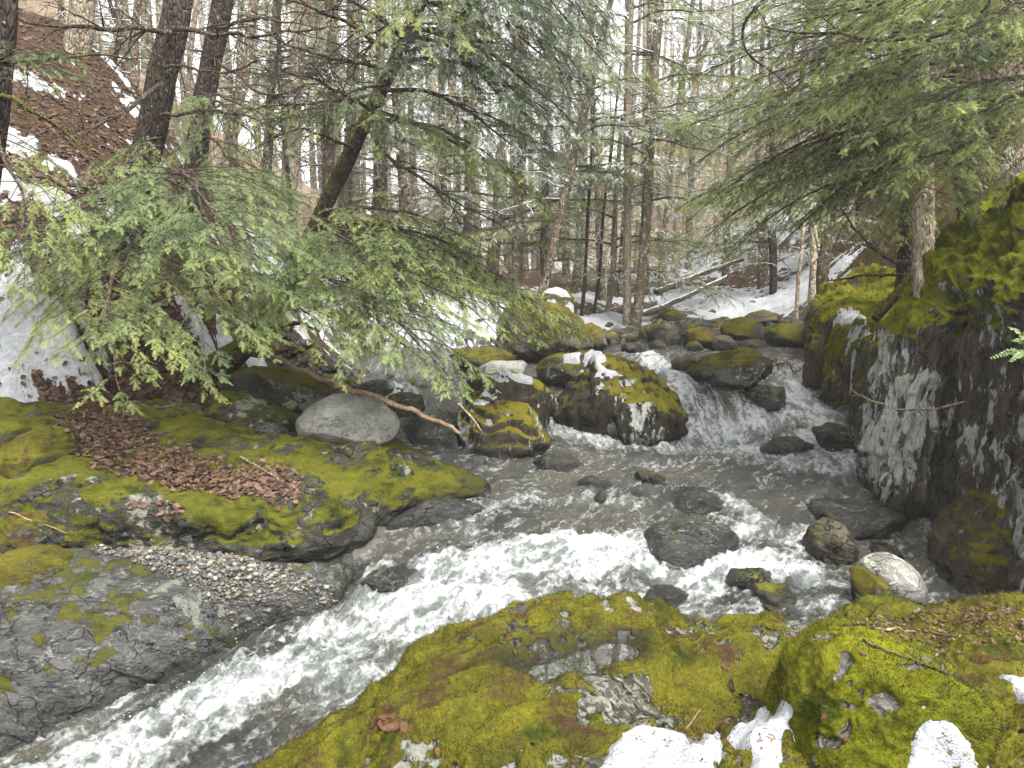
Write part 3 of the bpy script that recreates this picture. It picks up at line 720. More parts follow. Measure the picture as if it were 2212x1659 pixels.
# right cliffs
def cliffd(P):
    t = P[:, 1] * 1.0 + P[:, 0] * .45 + P[:, 2] * .10 + fbm(P * [1, 1, .5], .8, 3, .5, 3) * .16
    a_ = np.floor(t * 2.1)
    r = (stepn(t * 1.6, 0) - .5) * .20 + (stepn(t * 5.3 + 3.1, 1) - .5) * .15 + (stepn(t * 13 + fbm(P, 2, 2) * .6, 2, .7) - .5) * .07 + (stepn(t * 31 + fbm(P, 3, 2) * .8, 6, .7) - .5) * .03
    r += (stepn(P[:, 2] * 1.3 + _hs[a_.astype(int) % 512] * 7 + P[:, 1] * .25, 3, .9) - .5) * .08
    r += (stepn(P[:, 2] * 4.5 + _hs[(a_.astype(int) + 91) % 512] * 7 + t * 2.8, 4, .85) - .5) * .035
    tp = sst(P[:, 2], 1.1, 1.5)
    return r * (1 - .5 * tp) + fbm(P, 2.2, 4, .55, 6) * (.05 + .07 * tp) + (ridged(P, 2.6, 2, 17) - .6) * .07 * tp + (cushion(P) * 1.5) * tp + fbm(P * [1, 1, .5], 18, 3, .6, 1) * .010
NC = [[(1900, 1080, 9.2), (1890, 1040, 8.6), (1905, 900, 8.6), (1935, 720, 8.5), (1990, 640, 8.8), (2050, 560, 9.6), (2120, 470, 11)],
      [(1890, 1180, 7.15), (1885, 1100, 7.1), (1920, 900, 7.2), (1965, 700, 7.3), (2000, 610, 7.6), (2060, 520, 8.6), (2130, 430, 10.5)],
      [(1960, 1200, 6.75), (1960, 1120, 6.75), (1985, 900, 6.8), (2040, 690, 6.9), (2060, 570, 7.3), (2110, 490, 8.2), (2180, 400, 10)],
      [(2040, 1220, 6.7), (2040, 1130, 6.75), (2055, 900, 6.85), (2085, 710, 6.8), (2110, 560, 7.), (2160, 470, 7.9), (2230, 380, 10)],
      [(2075, 1300, 6.3), (2075, 1200, 6.35), (2095, 930, 6.5), (2120, 715, 6.35), (2160, 540, 6.7), (2210, 450, 7.6), (2280, 350, 9.6)],
      [(2130, 1360, 5.6), (2130, 1290, 5.6), (2150, 950, 5.9), (2180, 725, 5.85), (2220, 530, 6.3), (2280, 430, 7.2), (2340, 330, 9)],
      [(2230, 1400, 5.0), (2230, 1320, 5.0), (2240, 960, 5.3), (2270, 730, 5.3), (2320, 510, 5.8), (2400, 400, 6.8), (2450, 300, 8.5)],
      [(2420, 1440, 4.4), (2420, 1360, 4.4), (2430, 980, 4.7), (2460, 740, 4.8), (2520, 500, 5.3), (2600, 380, 6.3), (2650, 280, 8)]]
cols = [[A(*p) for p in r] for r in NC]
def ncmoss(P): return .75 * sst(P[:, 2], .95, 1.45) + .35 * sst(P[:, 2], .0, -.5) * sst(P[:, 0], 3.4, 4.2) - .06 + .3 * fbm(P, .9, 2, seed=2) + .40 * fbm(P * [1, 1, .22], 2.4, 3, .55, 15)
slab('rock_cliff', 'tall dark cliff streaked with white lichen and capped by bright moss', cols, 560, 420, M['cliff'], cliffd, cat='cliff', moss=ncmoss, flip=True)
FC = [[(1735, 930, 12.6), (1733, 850, 12.5), (1735, 760, 12.5), (1738, 670, 12.5), (1760, 640, 13), (1830, 600, 14.5), (1900, 540, 17)],
      [(1750, 960, 11.3), (1748, 890, 11.3), (1752, 780, 11.3), (1765, 690, 11.4), (1800, 650, 11.8), (1870, 610, 13), (1930, 540, 16)],
      [(1815, 1000, 10.3), (1812, 925, 10.3), (1820, 800, 10.35), (1840, 700, 10.5), (1870, 665, 11), (1930, 620, 12), (1980, 540, 15)],
      [(1880, 1030, 9.4), (1875, 960, 9.4), (1880, 830, 9.5), (1900, 710, 9.7), (1940, 670, 10.2), (1980, 610, 11.4), (2040, 530, 14)],
      [(1960, 1060, 8.9), (1950, 980, 8.9), (1950, 850, 9.), (1980, 720, 9.2), (2010, 680, 9.8), (2060, 600, 11), (2120, 520, 13)]]
cols = [[A(*p) for p in r] for r in FC]
def fcmoss(P): return .15 * sst(P[:, 2], .2, .7) + .35 * fbm(P * [1, 1, .4], 1.1, 2, seed=12)
slab('rock_cliff', 'mossy brown cliff beside the chute, upstream of the lichened cliff', cols, 420, 300, M['cliff2'], cliffd, cat='cliff', moss=fcmoss, flip=True)
rock('sloping_rock', 'dark sloping rock with a mossy flank at the foot of the lichened cliff', [(1965, 1340), (2010, 1262), (2060, 1195), (2110, 1120), (2160, 1075), (2300, 1050), (2400, 1200), (2330, 1380)], 5.75, .7, M['olive2'], res=6, rough=.11, facets=4, seed=5, terr=.4)

# boulders: (name, label, outline, Y, depth, material, kwargs)
MB, DR, OL, FM = 'boulder', 'darkrock', 'olive', 'fullmoss'
BOULD = [
 ('big mossy boulder with a lichen patch and a snow cap', [(1180, 850), (1215, 800), (1270, 775), (1340, 778), (1400, 795), (1445, 825), (1466, 870), (1472, 930), (1440, 975), (1380, 990), (1300, 980), (1220, 970), (1185, 930)], 10.3, .75, MB, dict(res=6, facets=4, rough=.08, strata=.05, blocky=.7)),
 ('mossy boulder shoulder in front of the snow-capped boulder, above the pool', [(1310, 860), (1350, 842), (1400, 850), (1435, 885), (1445, 930), (1430, 975), (1370, 985), (1325, 960)], 9.7, .42, MB, dict(res=5, facets=4)),
 ('dark mossy boulder with a thin snow rim behind the leaf pile', [(1005, 830), (1040, 808), (1100, 805), (1160, 822), (1200, 860), (1215, 930), (1150, 960), (1050, 940), (1010, 880)], 10.1, .6, MB, dict(res=5, facets=4)),
 ('low mossy rock topped with two snow patches', [(1150, 800), (1190, 772), (1260, 760), (1340, 768), (1380, 785), (1385, 830), (1300, 840), (1200, 840)], 11.4, .6, FM, dict(res=5)),
 ('dark wet boulder with mossy shoulder at the pool edge', [(985, 900), (1020, 872), (1080, 862), (1140, 880), (1185, 910), (1212, 950), (1216, 1000), (1170, 1030), (1060, 1035), (1000, 1020)], 9.1, .6, MB, dict(res=6, facets=5, rough=.09, strata=.06)),
 ('dark shaded rock between the smooth grey boulder and the pool boulder', [(850, 920), (890, 885), (960, 885), (1010, 910), (1030, 1000), (960, 1030), (870, 1010)], 9.3, .6, DR, dict(res=5)),
 ('smooth pale grey boulder under the fallen stick', [(640, 910), (665, 880), (715, 852), (775, 850), (825, 868), (858, 898), (864, 925), (835, 965), (760, 985), (690, 975), (650, 945)], 7.9, .5, 'smooth', dict(res=6, facets=2, rough=.035, blocky=.85)),
 ('squarish pale rock behind the smooth grey boulder', [(830, 860), (860, 848), (910, 855), (920, 890), (860, 900)], 8.8, .3, OL, dict(res=4)),
 ('broad olive mossy slab rock leaning in mid stream', [(1476, 815), (1520, 778), (1560, 762), (1610, 755), (1665, 766), (1682, 788), (1668, 808), (1610, 836), (1545, 832)], 10.9, .55, FM, dict(res=6, facets=5, rough=.05)),
 ('dark wet block under the olive slab rock, right of the fall', [(1605, 850), (1640, 832), (1700, 838), (1712, 870), (1690, 900), (1620, 890)], 10.7, .4, DR, dict(res=4)),
 ('dark rock the waterfall pours over, left under the olive slab', [(1440, 850), (1470, 835), (1600, 838), (1620, 870), (1560, 900), (1460, 900)], 10.95, .3, DR, dict(res=4)),
 ('brown rounded rock with splashing water beside the chute', [(1640, 975), (1680, 950), (1720, 945), (1760, 962), (1770, 990), (1700, 1000), (1650, 995)], 9.6, .3, DR, dict(wl=985, res=5)),
 ('wet rock in the white water below the chute', [(1760, 930), (1800, 915), (1850, 925), (1880, 960), (1860, 1000), (1790, 990)], 9.4, .35, DR, dict(wl=985, res=5)),
 ('smooth wet boulder standing in the middle of the rapids', [(1388, 1165), (1412, 1142), (1460, 1130), (1530, 1130), (1585, 1145), (1608, 1172), (1590, 1215), (1530, 1245), (1460, 1235), (1405, 1205)], 7.15, .36, 'darkrock', dict(wl=1215, res=6, facets=2, rough=.04, blocky=.8)),
 ('small wet angular rock in the shallow pool', [(1365, 1030), (1390, 1016), (1430, 1022), (1445, 1045), (1435, 1062), (1380, 1060)], 8.5, .2, OL, dict(wl=1052, fd=.5, blocky=.66, res=4, facets=7)),
 ('flat dark stone left of the small angular rock in the pool', [(1243, 1045), (1270, 1032), (1310, 1033), (1325, 1048), (1300, 1062), (1255, 1060)], 8.5, .2, DR, dict(wl=1056, res=4)),
 ('low dark wet ledge stone with water sliding off it', [(1440, 1078), (1470, 1058), (1520, 1060), (1570, 1082), (1580, 1105), (1520, 1115), (1460, 1105)], 8.1, .28, DR, dict(wl=1104, res=4)),
 ('tiny dark stone poking out of the pool ripples', [(1355, 1072), (1368, 1060), (1388, 1063), (1392, 1080), (1370, 1088)], 8.2, .08, DR, dict(wl=1080, res=3)),
 ('tilted brown stone beside the tiny dark stone', [(1278, 1085), (1295, 1060), (1310, 1062), (1308, 1082), (1290, 1095)], 8.2, .1, OL, dict(wl=1090, res=3)),
 ('glassy wet stone with water running over it below the pool boulder', [(1150, 1000), (1175, 985), (1230, 985), (1262, 1005), (1250, 1025), (1170, 1025)], 8.8, .25, DR, dict(wl=1020, res=4)),
 ('wide dark flat rock wedged against the cliff foot', [(1745, 1110), (1790, 1088), (1880, 1092), (1950, 1115), (1990, 1140), (1960, 1175), (1850, 1180), (1770, 1150)], 7.0, .42, DR, dict(wl=1165, fd=.5, blocky=.66, res=5, facets=5, strata=.08)),
 ('angular schist rock with a pale slanting top beside the rapids', [(1730, 1180), (1755, 1142), (1800, 1128), (1840, 1142), (1862, 1185), (1850, 1240), (1790, 1250), (1740, 1230)], 6.55, .28, OL, dict(wl=1228, fd=.5, blocky=.66, res=5, facets=9, rough=.06, strata=.06)),
 ('pale speckled rounded rock beside the mossy slab edge', [(1855, 1240), (1880, 1212), (1930, 1198), (1970, 1222), (1990, 1260), (1980, 1300), (1930, 1320), (1870, 1310)], 5.55, .26, 'pale', dict(wl=1305, res=5, facets=3, rough=.04)),
 ('small mossy rock leaning on the pale speckled rock', [(1845, 1235), (1870, 1228), (1910, 1255), (1940, 1290), (1930, 1330), (1870, 1340), (1850, 1300)], 5.3, .2, FM, dict(wl=1325, res=5, facets=5)),
 ('small dark rock behind the pale speckled rock', [(1860, 1200), (1890, 1176), (1930, 1180), (1950, 1205), (1900, 1220)], 6., .2, OL, dict(wl=1208, res=4)),
 ('flat dark layered stone, farther of the two lying in the rapids', [(1552, 1270), (1580, 1240), (1660, 1236), (1700, 1255), (1695, 1300), (1600, 1312), (1560, 1300)], 5.75, .2, DR, dict(wl=1291, fd=.5, blocky=.66, res=5, facets=6, strata=.1)),
 ('flat olive-dark stone, nearer of the two lying in the rapids', [(1598, 1300), (1620, 1272), (1720, 1262), (1756, 1280), (1760, 1325), (1700, 1350), (1620, 1350)], 5.4, .2, OL, dict(wl=1326, fd=.5, blocky=.66, res=5, facets=6, strata=.06)),
 ('thin black stone at the foot of the foreground slab', [(1362, 1312), (1400, 1278), (1460, 1276), (1515, 1292), (1490, 1330), (1390, 1345)], 5.3, .2, DR, dict(wl=1330, fd=.5, blocky=.66, res=4, facets=5)),
 ('small pinkish stone half under foam before the foreground slab', [(1410, 1222), (1430, 1205), (1475, 1205), (1490, 1225), (1450, 1240)], 6.5, .14, 'pale', dict(wl=1232, res=4)),
 ('dark wet slab block at the end of the gravel', [(540, 1330), (560, 1280), (630, 1262), (695, 1265), (706, 1290), (700, 1340), (620, 1365)], 5.15, .3, DR, dict(wl=1345, fd=.5, blocky=.66, res=5, facets=6, strata=.05)),
 ('wet black ledge rock where the rapids begin', [(770, 1270), (800, 1245), (870, 1232), (928, 1240), (932, 1275), (860, 1300), (790, 1295)], 5.95, .25, DR, dict(wl=1285, fd=.5, blocky=.66, res=5, facets=5)),
 ('half drowned dark rock off the tip of the mossy ledge', [(820, 1120), (880, 1085), (960, 1085), (1045, 1095), (1050, 1120), (950, 1140), (850, 1150)], 6.6, .3, 'grey', dict(wl=1135, res=5)),
 ('huge moss-covered boulder on the far left bank', [(1070, 740), (1075, 690), (1100, 660), (1160, 650), (1220, 665), (1262, 700), (1280, 745), (1270, 790), (1180, 800), (1090, 790)], 13.4, 1.1, FM, dict(res=6, facets=4, rough=.06, blocky=.7)),
 ('snow-topped mossy boulder behind the huge moss-covered boulder', [(1130, 690), (1150, 640), (1180, 622), (1230, 628), (1248, 665), (1240, 700)], 15.5, .8, FM, dict(res=5)),
 ('rounded mossy boulder right of the huge moss-covered boulder', [(1240, 735), (1250, 705), (1280, 698), (1308, 715), (1312, 745), (1280, 765)], 13.9, .45, FM, dict(res=5)),
 ('long flat mossy rock in the side channel', [(960, 775), (990, 755), (1060, 752), (1120, 770), (1110, 795), (1000, 800)], 12.4, .5, FM, dict(res=4)),
 ('flat grey rock by the side channel under the hanging bough', [(1020, 800), (1060, 782), (1130, 780), (1160, 795), (1110, 812), (1040, 815)], 11.3, .4, 'smooth', dict(res=4)),
 ('layered dark ledge behind the smooth grey boulder', [(470, 830), (500, 790), (580, 795), (680, 815), (715, 845), (720, 880), (640, 910), (520, 890)], 9.0, .6, 'ledge', dict(res=5, facets=5, strata=.1)),
 ('dark layered ledge sloping down to the small boulders', [(400, 900), (450, 850), (540, 850), (650, 900), (660, 960), (560, 960), (460, 940)], 8.4, .5, 'ledge', dict(res=5, facets=5, strata=.1)),
 ('small grey-green boulder below the smooth grey boulder', [(735, 975), (760, 957), (805, 955), (832, 975), (828, 995), (770, 1005)], 7.3, .22, OL, dict(res=4)),
 ('black round stone beside the smooth grey boulder', [(545, 935), (565, 912), (605, 915), (625, 945), (605, 962), (560, 955)], 7.75, .2, DR, dict(res=4)),
 ('dark rock under the fallen stick near its thick end', [(770, 845), (790, 825), (830, 822), (850, 845), (820, 860)], 9.5, .3, DR, dict(res=4)),
 ('mossy hummock at the edge of the big snow patch', [(-20, 1040), (0, 960), (60, 925), (130, 930), (150, 985), (130, 1040), (40, 1060)], 6.5, .45, FM, dict(res=5)),
 ('low moss mound on the front of the mossy ledge', [(-30, 1150), (20, 1105), (110, 1095), (150, 1130), (120, 1170), (20, 1180)], 5.9, .3, FM, dict(res=5)),
 ('moss-edged rock at the left end of the grey slab', [(-60, 1260), (0, 1200), (90, 1190), (145, 1215), (100, 1280), (0, 1320)], 5.4, .35, FM, dict(res=5)),
 ('moss patch rock in the lower left corner by the water', [(-60, 1600), (0, 1540), (60, 1560), (70, 1640), (0, 1680)], 4.6, .25, DR, dict(res=4)),
 ('pale flat stone at the cliff foot on the foreground slab', [(2100, 1312), (2130, 1300), (2200, 1312), (2215, 1325), (2150, 1330)], 4.3, .14, 'smooth', dict(res=3)),
]
for i, (lab, ol, Yc, dep, mt, kw) in enumerate(BOULD):
    kw['facets'] = kw.get('facets', 5) + (8 if 'fd' in kw else 3); kw['res'] = max(kw.get('res', 4), 5); kw.setdefault('terr', 0. if mt in ('smooth', 'pale') or 'smooth' in lab else .6); kw.setdefault('seed', 100 + i)
    rock('boulder', lab, ol, Yc, dep, M[mt], group='rocks in and beside the stream', cat='rock', **kw)

# far bed of stones up stream, and stones between the boulders on the left
rg = random.Random(5)
FARST = [(1530, 1592, 725, 760, 14.), (1450, 1520, 768, 806, 12.2), (1420, 1480, 668, 700, 17.), (1340, 1390, 740, 765, 15.), (1380, 1430, 700, 735, 16.2), (1590, 1640, 700, 725, 17.), (1640, 1700, 705, 730, 16.5), (1700, 1740, 690, 720, 16.), (1660, 1720, 735, 750, 14.6), (1560, 1600, 690, 718, 17.2), (1500, 1540, 705, 730, 16.5), (1470, 1500, 700, 722, 16.8), (1440, 1475, 720, 745, 15.3), (1480, 1520, 738, 760, 14.7), (1400, 1440, 735, 757, 15.2), (1350, 1380, 722, 740, 16), (1300, 1345, 725, 745, 15.8), (1590, 1660, 735, 752, 14.6), (1705, 1740, 720, 742, 15.6), (1520, 1560, 690, 706, 17.6), (1610, 1660, 680, 702, 17.8), (1370, 1400, 745, 762, 14.8), (1560, 1650, 688, 736, 16.), (1650, 1745, 698, 750, 15.2), (1395, 1470, 698, 748, 15.8), (1470, 1545, 708, 754, 14.9), (1610, 1690, 672, 705, 17.5)]
FL = ['grey rounded river stone in the shallow upstream bed']
FLAB = ['large olive-grey rounded stone in front of the upstream stone bed', 'grey wet boulder left of the olive slab rock', 'mossy hump by the fallen logs upstream', 'long olive stone on the left shore upstream', 'mossy rock at the foot of the twin trunks']
for i, (u0, u1, v0, v1, Yc) in enumerate(FARST):
    lab = FLAB[i] if i < len(FLAB) else 'rounded grey-olive stone among the upstream stone bed'
    rock('river_stone', lab, blob((u0 + u1) / 2, (v0 + v1) / 2 + 3, (u1 - u0) / 2, (v1 - v0) / 2 + 4, 9, .1, i), Yc, (u1 - u0) * K / F * Yc * .55, M[rg.choice(['olive', 'fullmoss', 'fullmoss', 'olive'])] if i > 4 else M[['olive', 'olive', 'fullmoss', 'olive', 'fullmoss'][i]], group='stones of the upstream bed', cat='stone', wl=v1 - 1, res=4, facets=8, seed=300 + i)
proto = []
for i in range(5):
    D, Fc = ico(3); V = D * [1, .8, .62]
    for _ in range(9):
        n_ = np.random.default_rng(i * 20 + _).normal(size=3); n_ /= np.linalg.norm(n_); sp_ = V @ n_; V = V - (np.maximum(sp_ - sp_.max() * .68, 0))[:, None] * n_
    V = V + D * (fbm(D, 1.2, 4, .55, 50 + i) * .20)[:, None]
    me = mesh_np('river_stone', V, Fc, None, M[['olive', 'fullmoss', 'darkrock', 'olive', 'darkrock'][i]], True, {'wet': np.zeros(len(V)), 'moss': np.zeros(len(V))})
    proto.append(me)
def strew(n, fn, lab, grp, size, seed, pick=None):
    r_ = random.Random(seed)
    for _ in range(n):
        x, y = fn(r_); s = r_.uniform(*size)
        o = link('river_stone', proto[r_.randrange(5) if pick is None else r_.choice(pick)], None, lab, 'stone', grp)
        z = max(Hs(x, y), float(WATER(np.array([x]), np.array([y]))[0]) - s * .1) + s * .2
        o.location = (x, y, z); o.rotation_euler = (r_.uniform(-.3, .3), r_.uniform(-.3, .3), r_.uniform(0, 6.3)); o.scale = (s, s * r_.uniform(.7, 1.1), s * r_.uniform(.6, 1))
def on_line(a, b, w):
    return lambda r_: (lambda t: (a[0] + (b[0] - a[0]) * t + r_.gauss(0, w), a[1] + (b[1] - a[1]) * t + r_.gauss(0, w)))(r_.random())
strew(42, on_line(A(1330, 730, 15.5), A(1740, 720, 16.4), .7), 'small rounded stone scattered over the upstream bed', 'small stones of the upstream bed', (.10, .28), 7)
strew(60, on_line(A(560, 770, 10.3), A(850, 800, 11), .35), 'small dark flat stone of the side channel shore under the stick', 'small stones by the side channel', (.06, .16), 8, [2, 4, 2, 1])
strew(14, on_line(A(530, 935, 7.9), A(660, 965, 7.6), .12), 'small grey cobble packed under the smooth grey boulder', 'cobbles under the grey boulder', (.06, .14), 9)

# ------------------------------------------------------------------ supports for small things
def build_bvh():
    V = []; Fc = []; n = 0
    for v, f in SUPPORT:
        V.append(v); Fc.append(f + n); n += len(v)
    return BVHTree.FromPolygons(np.concatenate(V).tolist(), np.concatenate(Fc).tolist(), all_triangles=True)
BVH = build_bvh()
def cast(u, v):
    """first rock surface seen through the point; used to find where a small thing lies in the world"""
    d = ray(u, v); d = d / np.linalg.norm(d)
    h = BVH.ray_cast(Vector((0, 0, CAMZ)), Vector(d))
    return h
def drop(x, y, top=6.):
    h = BVH.ray_cast(Vector((x, y, top)), Vector((0, 0, -1)))
    return h[0], h[1]

# the water sheet itself
y = np.concatenate([np.linspace(2.7, 8, 520), np.linspace(8.012, 12, 280), np.linspace(12.04, 20, 120)])
s = np.linspace(-1, 1, 620)
Y = np.repeat(y[:, None], len(s), 1); X = .10 * Y + s[None] * (Y * .42 + 1.9)
wz = WATER(X, Y); hz = H(X, Y)
fs, ft = flow(X, Y)
foam = seg_field(X, Y, FOAM)
near = np.full(X.size, 1.)
cand = np.nonzero((wz > hz - .3).ravel())[0]
for k in cand:
    h = BVH.find_nearest((X.flat[k], Y.flat[k], wz.flat[k]), .25)
    if h[0] is not None: near[k] = h[3]
near = near.reshape(X.shape)
qf = np.stack([fs, ft * 2.0, 0 * fs], -1).reshape(-1, 3); qp = np.stack([X, Y, 0 * X], -1).reshape(-1, 3)
act = sst(seg_field(X, Y, [(l_[0], l_[1] * 2.2, l_[2]) for l_ in FOAM]), .02, .5)
ring = np.exp(-near / .035) * (.15 + .5 * act) * sst(fbm(qp, 4, 3, .6, 12).reshape(X.shape), -.35, .35)
foam = np.maximum(foam, ring)
rgh = np.clip(foam * .9 + .35 * sst(Y, 9.4, 8) * sst(Y, 3, 5) + .25 * act + .22, 0, 1.1)
qw = qf + np.stack([fbm(qp, 2.5, 2, .5, 21), fbm(qp, 2.5, 2, .5, 22), 0 * fs.ravel()], 1) * .16
wave = (fbm(qw, 1.8, 3, .6, 1) * .05 + (ridged(qw, 2.6, 3, 2) - .6) * .035 + (ridged(qw, 6.5, 3, 4) - .6) * .017 + fbm(qp, 7, 3, .6, 3) * .018).reshape(X.shape)
fine = ((ridged(qp + qw * .2, 13, 3, 8) - .6) * .009 + fbm(qp, 22, 3, .6, 6) * .007).reshape(X.shape)
calm = sst(near, .0, .06)
Z = wz + ((wave * (.35 + .65 * calm)) * rgh + fine * (.35 + rgh)) + foam * .03
keepw = (Z > hz - .35)
V = np.stack([X, Y, Z], -1).reshape(-1, 3)
Q = grid_quads(*X.shape)[:, ::-1]
k = keepw.ravel(); Q = Q[k[Q].any(1)]
used = np.unique(Q); rem = np.zeros(X.size, int); rem[used] = np.arange(len(used))
wm = mesh_np('stream_water', V[used], None, rem[Q], M['water'], True, {'foam': foam.ravel()[used], 'rgh': rgh.ravel()[used], 'fs': fs.ravel()[used], 'ft': ft.ravel()[used]})
link('stream_water', wm, kind='structure', label='rushing mountain stream with white rapids')
# spray thrown up by the rapids
rs_ = np.random.default_rng(5); bag = Bag(); D0, F0 = ico(1)
ok = np.nonzero((foam.ravel() > .62) & (Z > hz + .02).ravel())[0]
for k in rs_.choice(ok, 700):
    up_ = abs(rs_.normal()) * .05 + .004; sz = rs_.choice([.0015, .002, .003, .0045], p=[.35, .35, .2, .1])
    bag.add(D0 * [sz * rs_.uniform(1, 2), sz, sz] + V[k] + np.array([rs_.normal() * .03, rs_.normal() * .03, up_]), F0)
g = G('water_drops'); g.pbr((.7, .73, .74), .25, None, .5)
link('water_spray', bag.mesh('water_spray', g.m), kind='stuff', label='white drops of spray flying above the rapids')

# moss tufts: tiny fronds on the near mossy rock
def tufts():
    rt = np.random.default_rng(9); VV, TT, AA, n0 = [], [], [], 0
    for P, N, mk in TUFT:
        N = np.where(N[:, 2:3] < -.2, -N, N)
        q_ = P - [0, 0, CAMZ]; dist = q_[:, 1]
        vis = (mk > .45) & (P[:, 2] > -.55) & (dist > 2.1) & (dist < 4.6) & (np.abs(P[:, 0]) < 3.4)
        idx = np.nonzero(vis)[0]
        m_ = 170000 if len(P) > 200000 else 60000
        idx = rt.choice(idx, m_)
        b = P[idx] + rt.normal(size=(m_, 3)) * .006; n = N[idx]
        d = unit(n + rt.normal(size=(m_, 3)) * .5 + [0, 0, .25]); sd = unit(np.cross(d, rt.normal(size=(m_, 3))))
        hgt = rt.uniform(.004, .013, m_)[:, None] * (.6 + .8 * sst(fbm(P[idx], 9, 2, .5, 4), -.3, .5))[:, None]; w_ = rt.uniform(.0009, .0022, m_)[:, None]
        V_ = np.stack([b - sd * w_ - n * .003, b + sd * w_ - n * .003, b + d * hgt], 1).reshape(-1, 3)
        VV.append(V_); TT.append(np.arange(len(V_)).reshape(-1, 3) + n0); n0 += len(V_)
        tone = np.repeat(rt.random(m_), 3) * .5; tone[2::3] += .35; AA.append(tone + (.15 if m_ < 100000 else 0))
    g = G('moss_fronds'); p = g.pos(); t = g.attr('tint')
    n_ = g.add(g.mul(g.noise(p, 5.5, 5, .6), .4), g.add(g.mul(g.noise(p, 1.7, 4, .6), .35), g.mul(g.noise(p, 40, 3, .6), .3)))
    rp = g.n('ValToRGB', {0: g.add(g.mul(t, .34), g.mul(g.math('SUBTRACT', n_, .19), .92))}); cr = rp.color_ramp
    cr.elements[0].position = .25; cr.elements[0].color = (.03, .03, .004, 1); cr.elements[1].position = .82; cr.elements[1].color = (.27, .265, .015, 1)
    e = cr.elements.new(.42); e.color = (.038, .034, .006, 1); e = cr.elements.new(.6); e.color = (.085, .077, .009, 1)
    g.pbr(g.mix(g.ss(g.noise(p, 2.9, 4, .6, .3), .56, .66, 0., .7), rp.outputs[0], (.03, .055, .006)), .9, None, .15)
    link('moss_tufts', mesh_np('moss_tufts', np.concatenate(VV), np.concatenate(TT), None, g.m, False, {'tint': np.concatenate(AA)}), kind='stuff', label='fine green moss fronds covering the near rock')
def unit(v): return v / (np.linalg.norm(v, axis=-1, keepdims=True) + 1e-9)
tufts()

# snow patches draped over rocks: outline in w pixels
def inside_dist(px, py, poly):
    poly = np.asarray(poly); n = len(poly); ins = np.zeros(len(px), bool); d = np.full(len(px), 1e9)
    for i in range(n):
        a, b = poly[i], poly[(i + 1) % n]
        ab = b - a; t = np.clip(((px - a[0]) * ab[0] + (py - a[1]) * ab[1]) / (ab @ ab + 1e-12), 0, 1)
        d = np.minimum(d, np.hypot(px - a[0] - t * ab[0], py - a[1] - t * ab[1]))
        c = ((a[1] > py) != (b[1] > py)) & (px < (b[0] - a[0]) * (py - a[1]) / (b[1] - a[1] + 1e-12) + a[0])
        ins ^= c
    return np.where(ins, d, -d)
def snow_patch(label, poly, thick=.035, step=.012, top=3., flat=False):
    W_ = []
    for u, v in poly:
        h = cast(u, v)
        if h[0] is not None: W_.append((h[0].x, h[0].y))
    W_ = np.array(W_)
    x0, y0 = W_.min(0) - .06; x1, y1 = W_.max(0) + .06
    xs = np.arange(x0, x1, step); ys = np.arange(y0, y1, step)
    Xp, Yp = np.meshgrid(xs, ys, indexing='ij'); zz = np.full(Xp.shape, np.nan)
    for i in range(Xp.shape[0]):
        for j in range(Xp.shape[1]):
            h = BVH.ray_cast(Vector((Xp[i, j], Yp[i, j], top)), Vector((0, 0, -1)))
            if h[0] is not None: zz[i, j] = h[0].z
    zz = np.nan_to_num(zz, nan=np.nanmin(zz))
    zs = zz.copy()
    for _ in range(14): zs[1:-1, 1:-1] = (zs[1:-1, 1:-1] * 2 + zs[:-2, 1:-1] + zs[2:, 1:-1] + zs[1:-1, :-2] + zs[1:-1, 2:]) / 6
    d = inside_dist(Xp.ravel(), Yp.ravel(), W_).reshape(Xp.shape)
    q = np.stack([Xp, Yp, 0 * Xp], -1).reshape(-1, 3)
    d = d + (fbm(q, 6, 3, .5, 3) * .018).reshape(Xp.shape)
    sl = np.hypot(*np.gradient(zs, step)); sl[1:-1, 1:-1] = (sl[1:-1, 1:-1] * 2 + sl[:-2, 1:-1] + sl[2:, 1:-1] + sl[1:-1, :-2] + sl[1:-1, 2:]) / 6
    if flat: d = np.minimum(d, .06 - .12 * sst(sl, .7, 1.5) + (d < -.02) * (-.1))
    Zp = np.maximum(zs, zz) + thick * np.clip(np.sign(d) * np.sqrt(np.abs(d) / .06), -1, 1) + (fbm(q, 12, 3, .5, 6) * .006).reshape(Xp.shape)
    V = np.stack([Xp, Yp, Zp], -1).reshape(-1, 3); Q = grid_quads(*Xp.shape)
    Q = Q[(d.ravel() > -.03)[Q].any(1)]
    used = np.unique(Q); rem = np.zeros(len(V), int); rem[used] = np.arange(len(used)); V = V[used]
    base = V.min(0)
    q4 = rem[Q]; remember(V, np.concatenate([q4[:, :3], q4[:, [0, 2, 3]]]))
    link('snow_patch', mesh_np('snow_patch', V - base, None, rem[Q], M['snow']), None, label, 'snow patch', 'snow patches on the rocks', None, base)
snow_patch('large snow patch on the slab left of the mossy hump, joined by a narrow neck', [(1290, 1670), (1330, 1600), (1380, 1570), (1440, 1578), (1480, 1590), (1500, 1620), (1550, 1585), (1560, 1610), (1540, 1655), (1560, 1700), (1300, 1720)])
snow_patch('tapering snow patch lying against the left flank of the mossy hump', [(1570, 1595), (1610, 1570), (1640, 1540), (1690, 1505), (1712, 1515), (1700, 1570), (1680, 1640), (1670, 1700), (1600, 1700), (1625, 1630)])
snow_patch('snow patch in the hollow right of the mossy hump', [(1975, 1580), (2010, 1555), (2050, 1565), (2100, 1610), (2112, 1640), (2090, 1665), (2030, 1670), (1930, 1700), (1965, 1640)])
snow_patch('small snow scraps at the right end of the foreground slab', [(2158, 1462), (2190, 1465), (2240, 1455), (2250, 1540), (2215, 1530), (2195, 1490)])
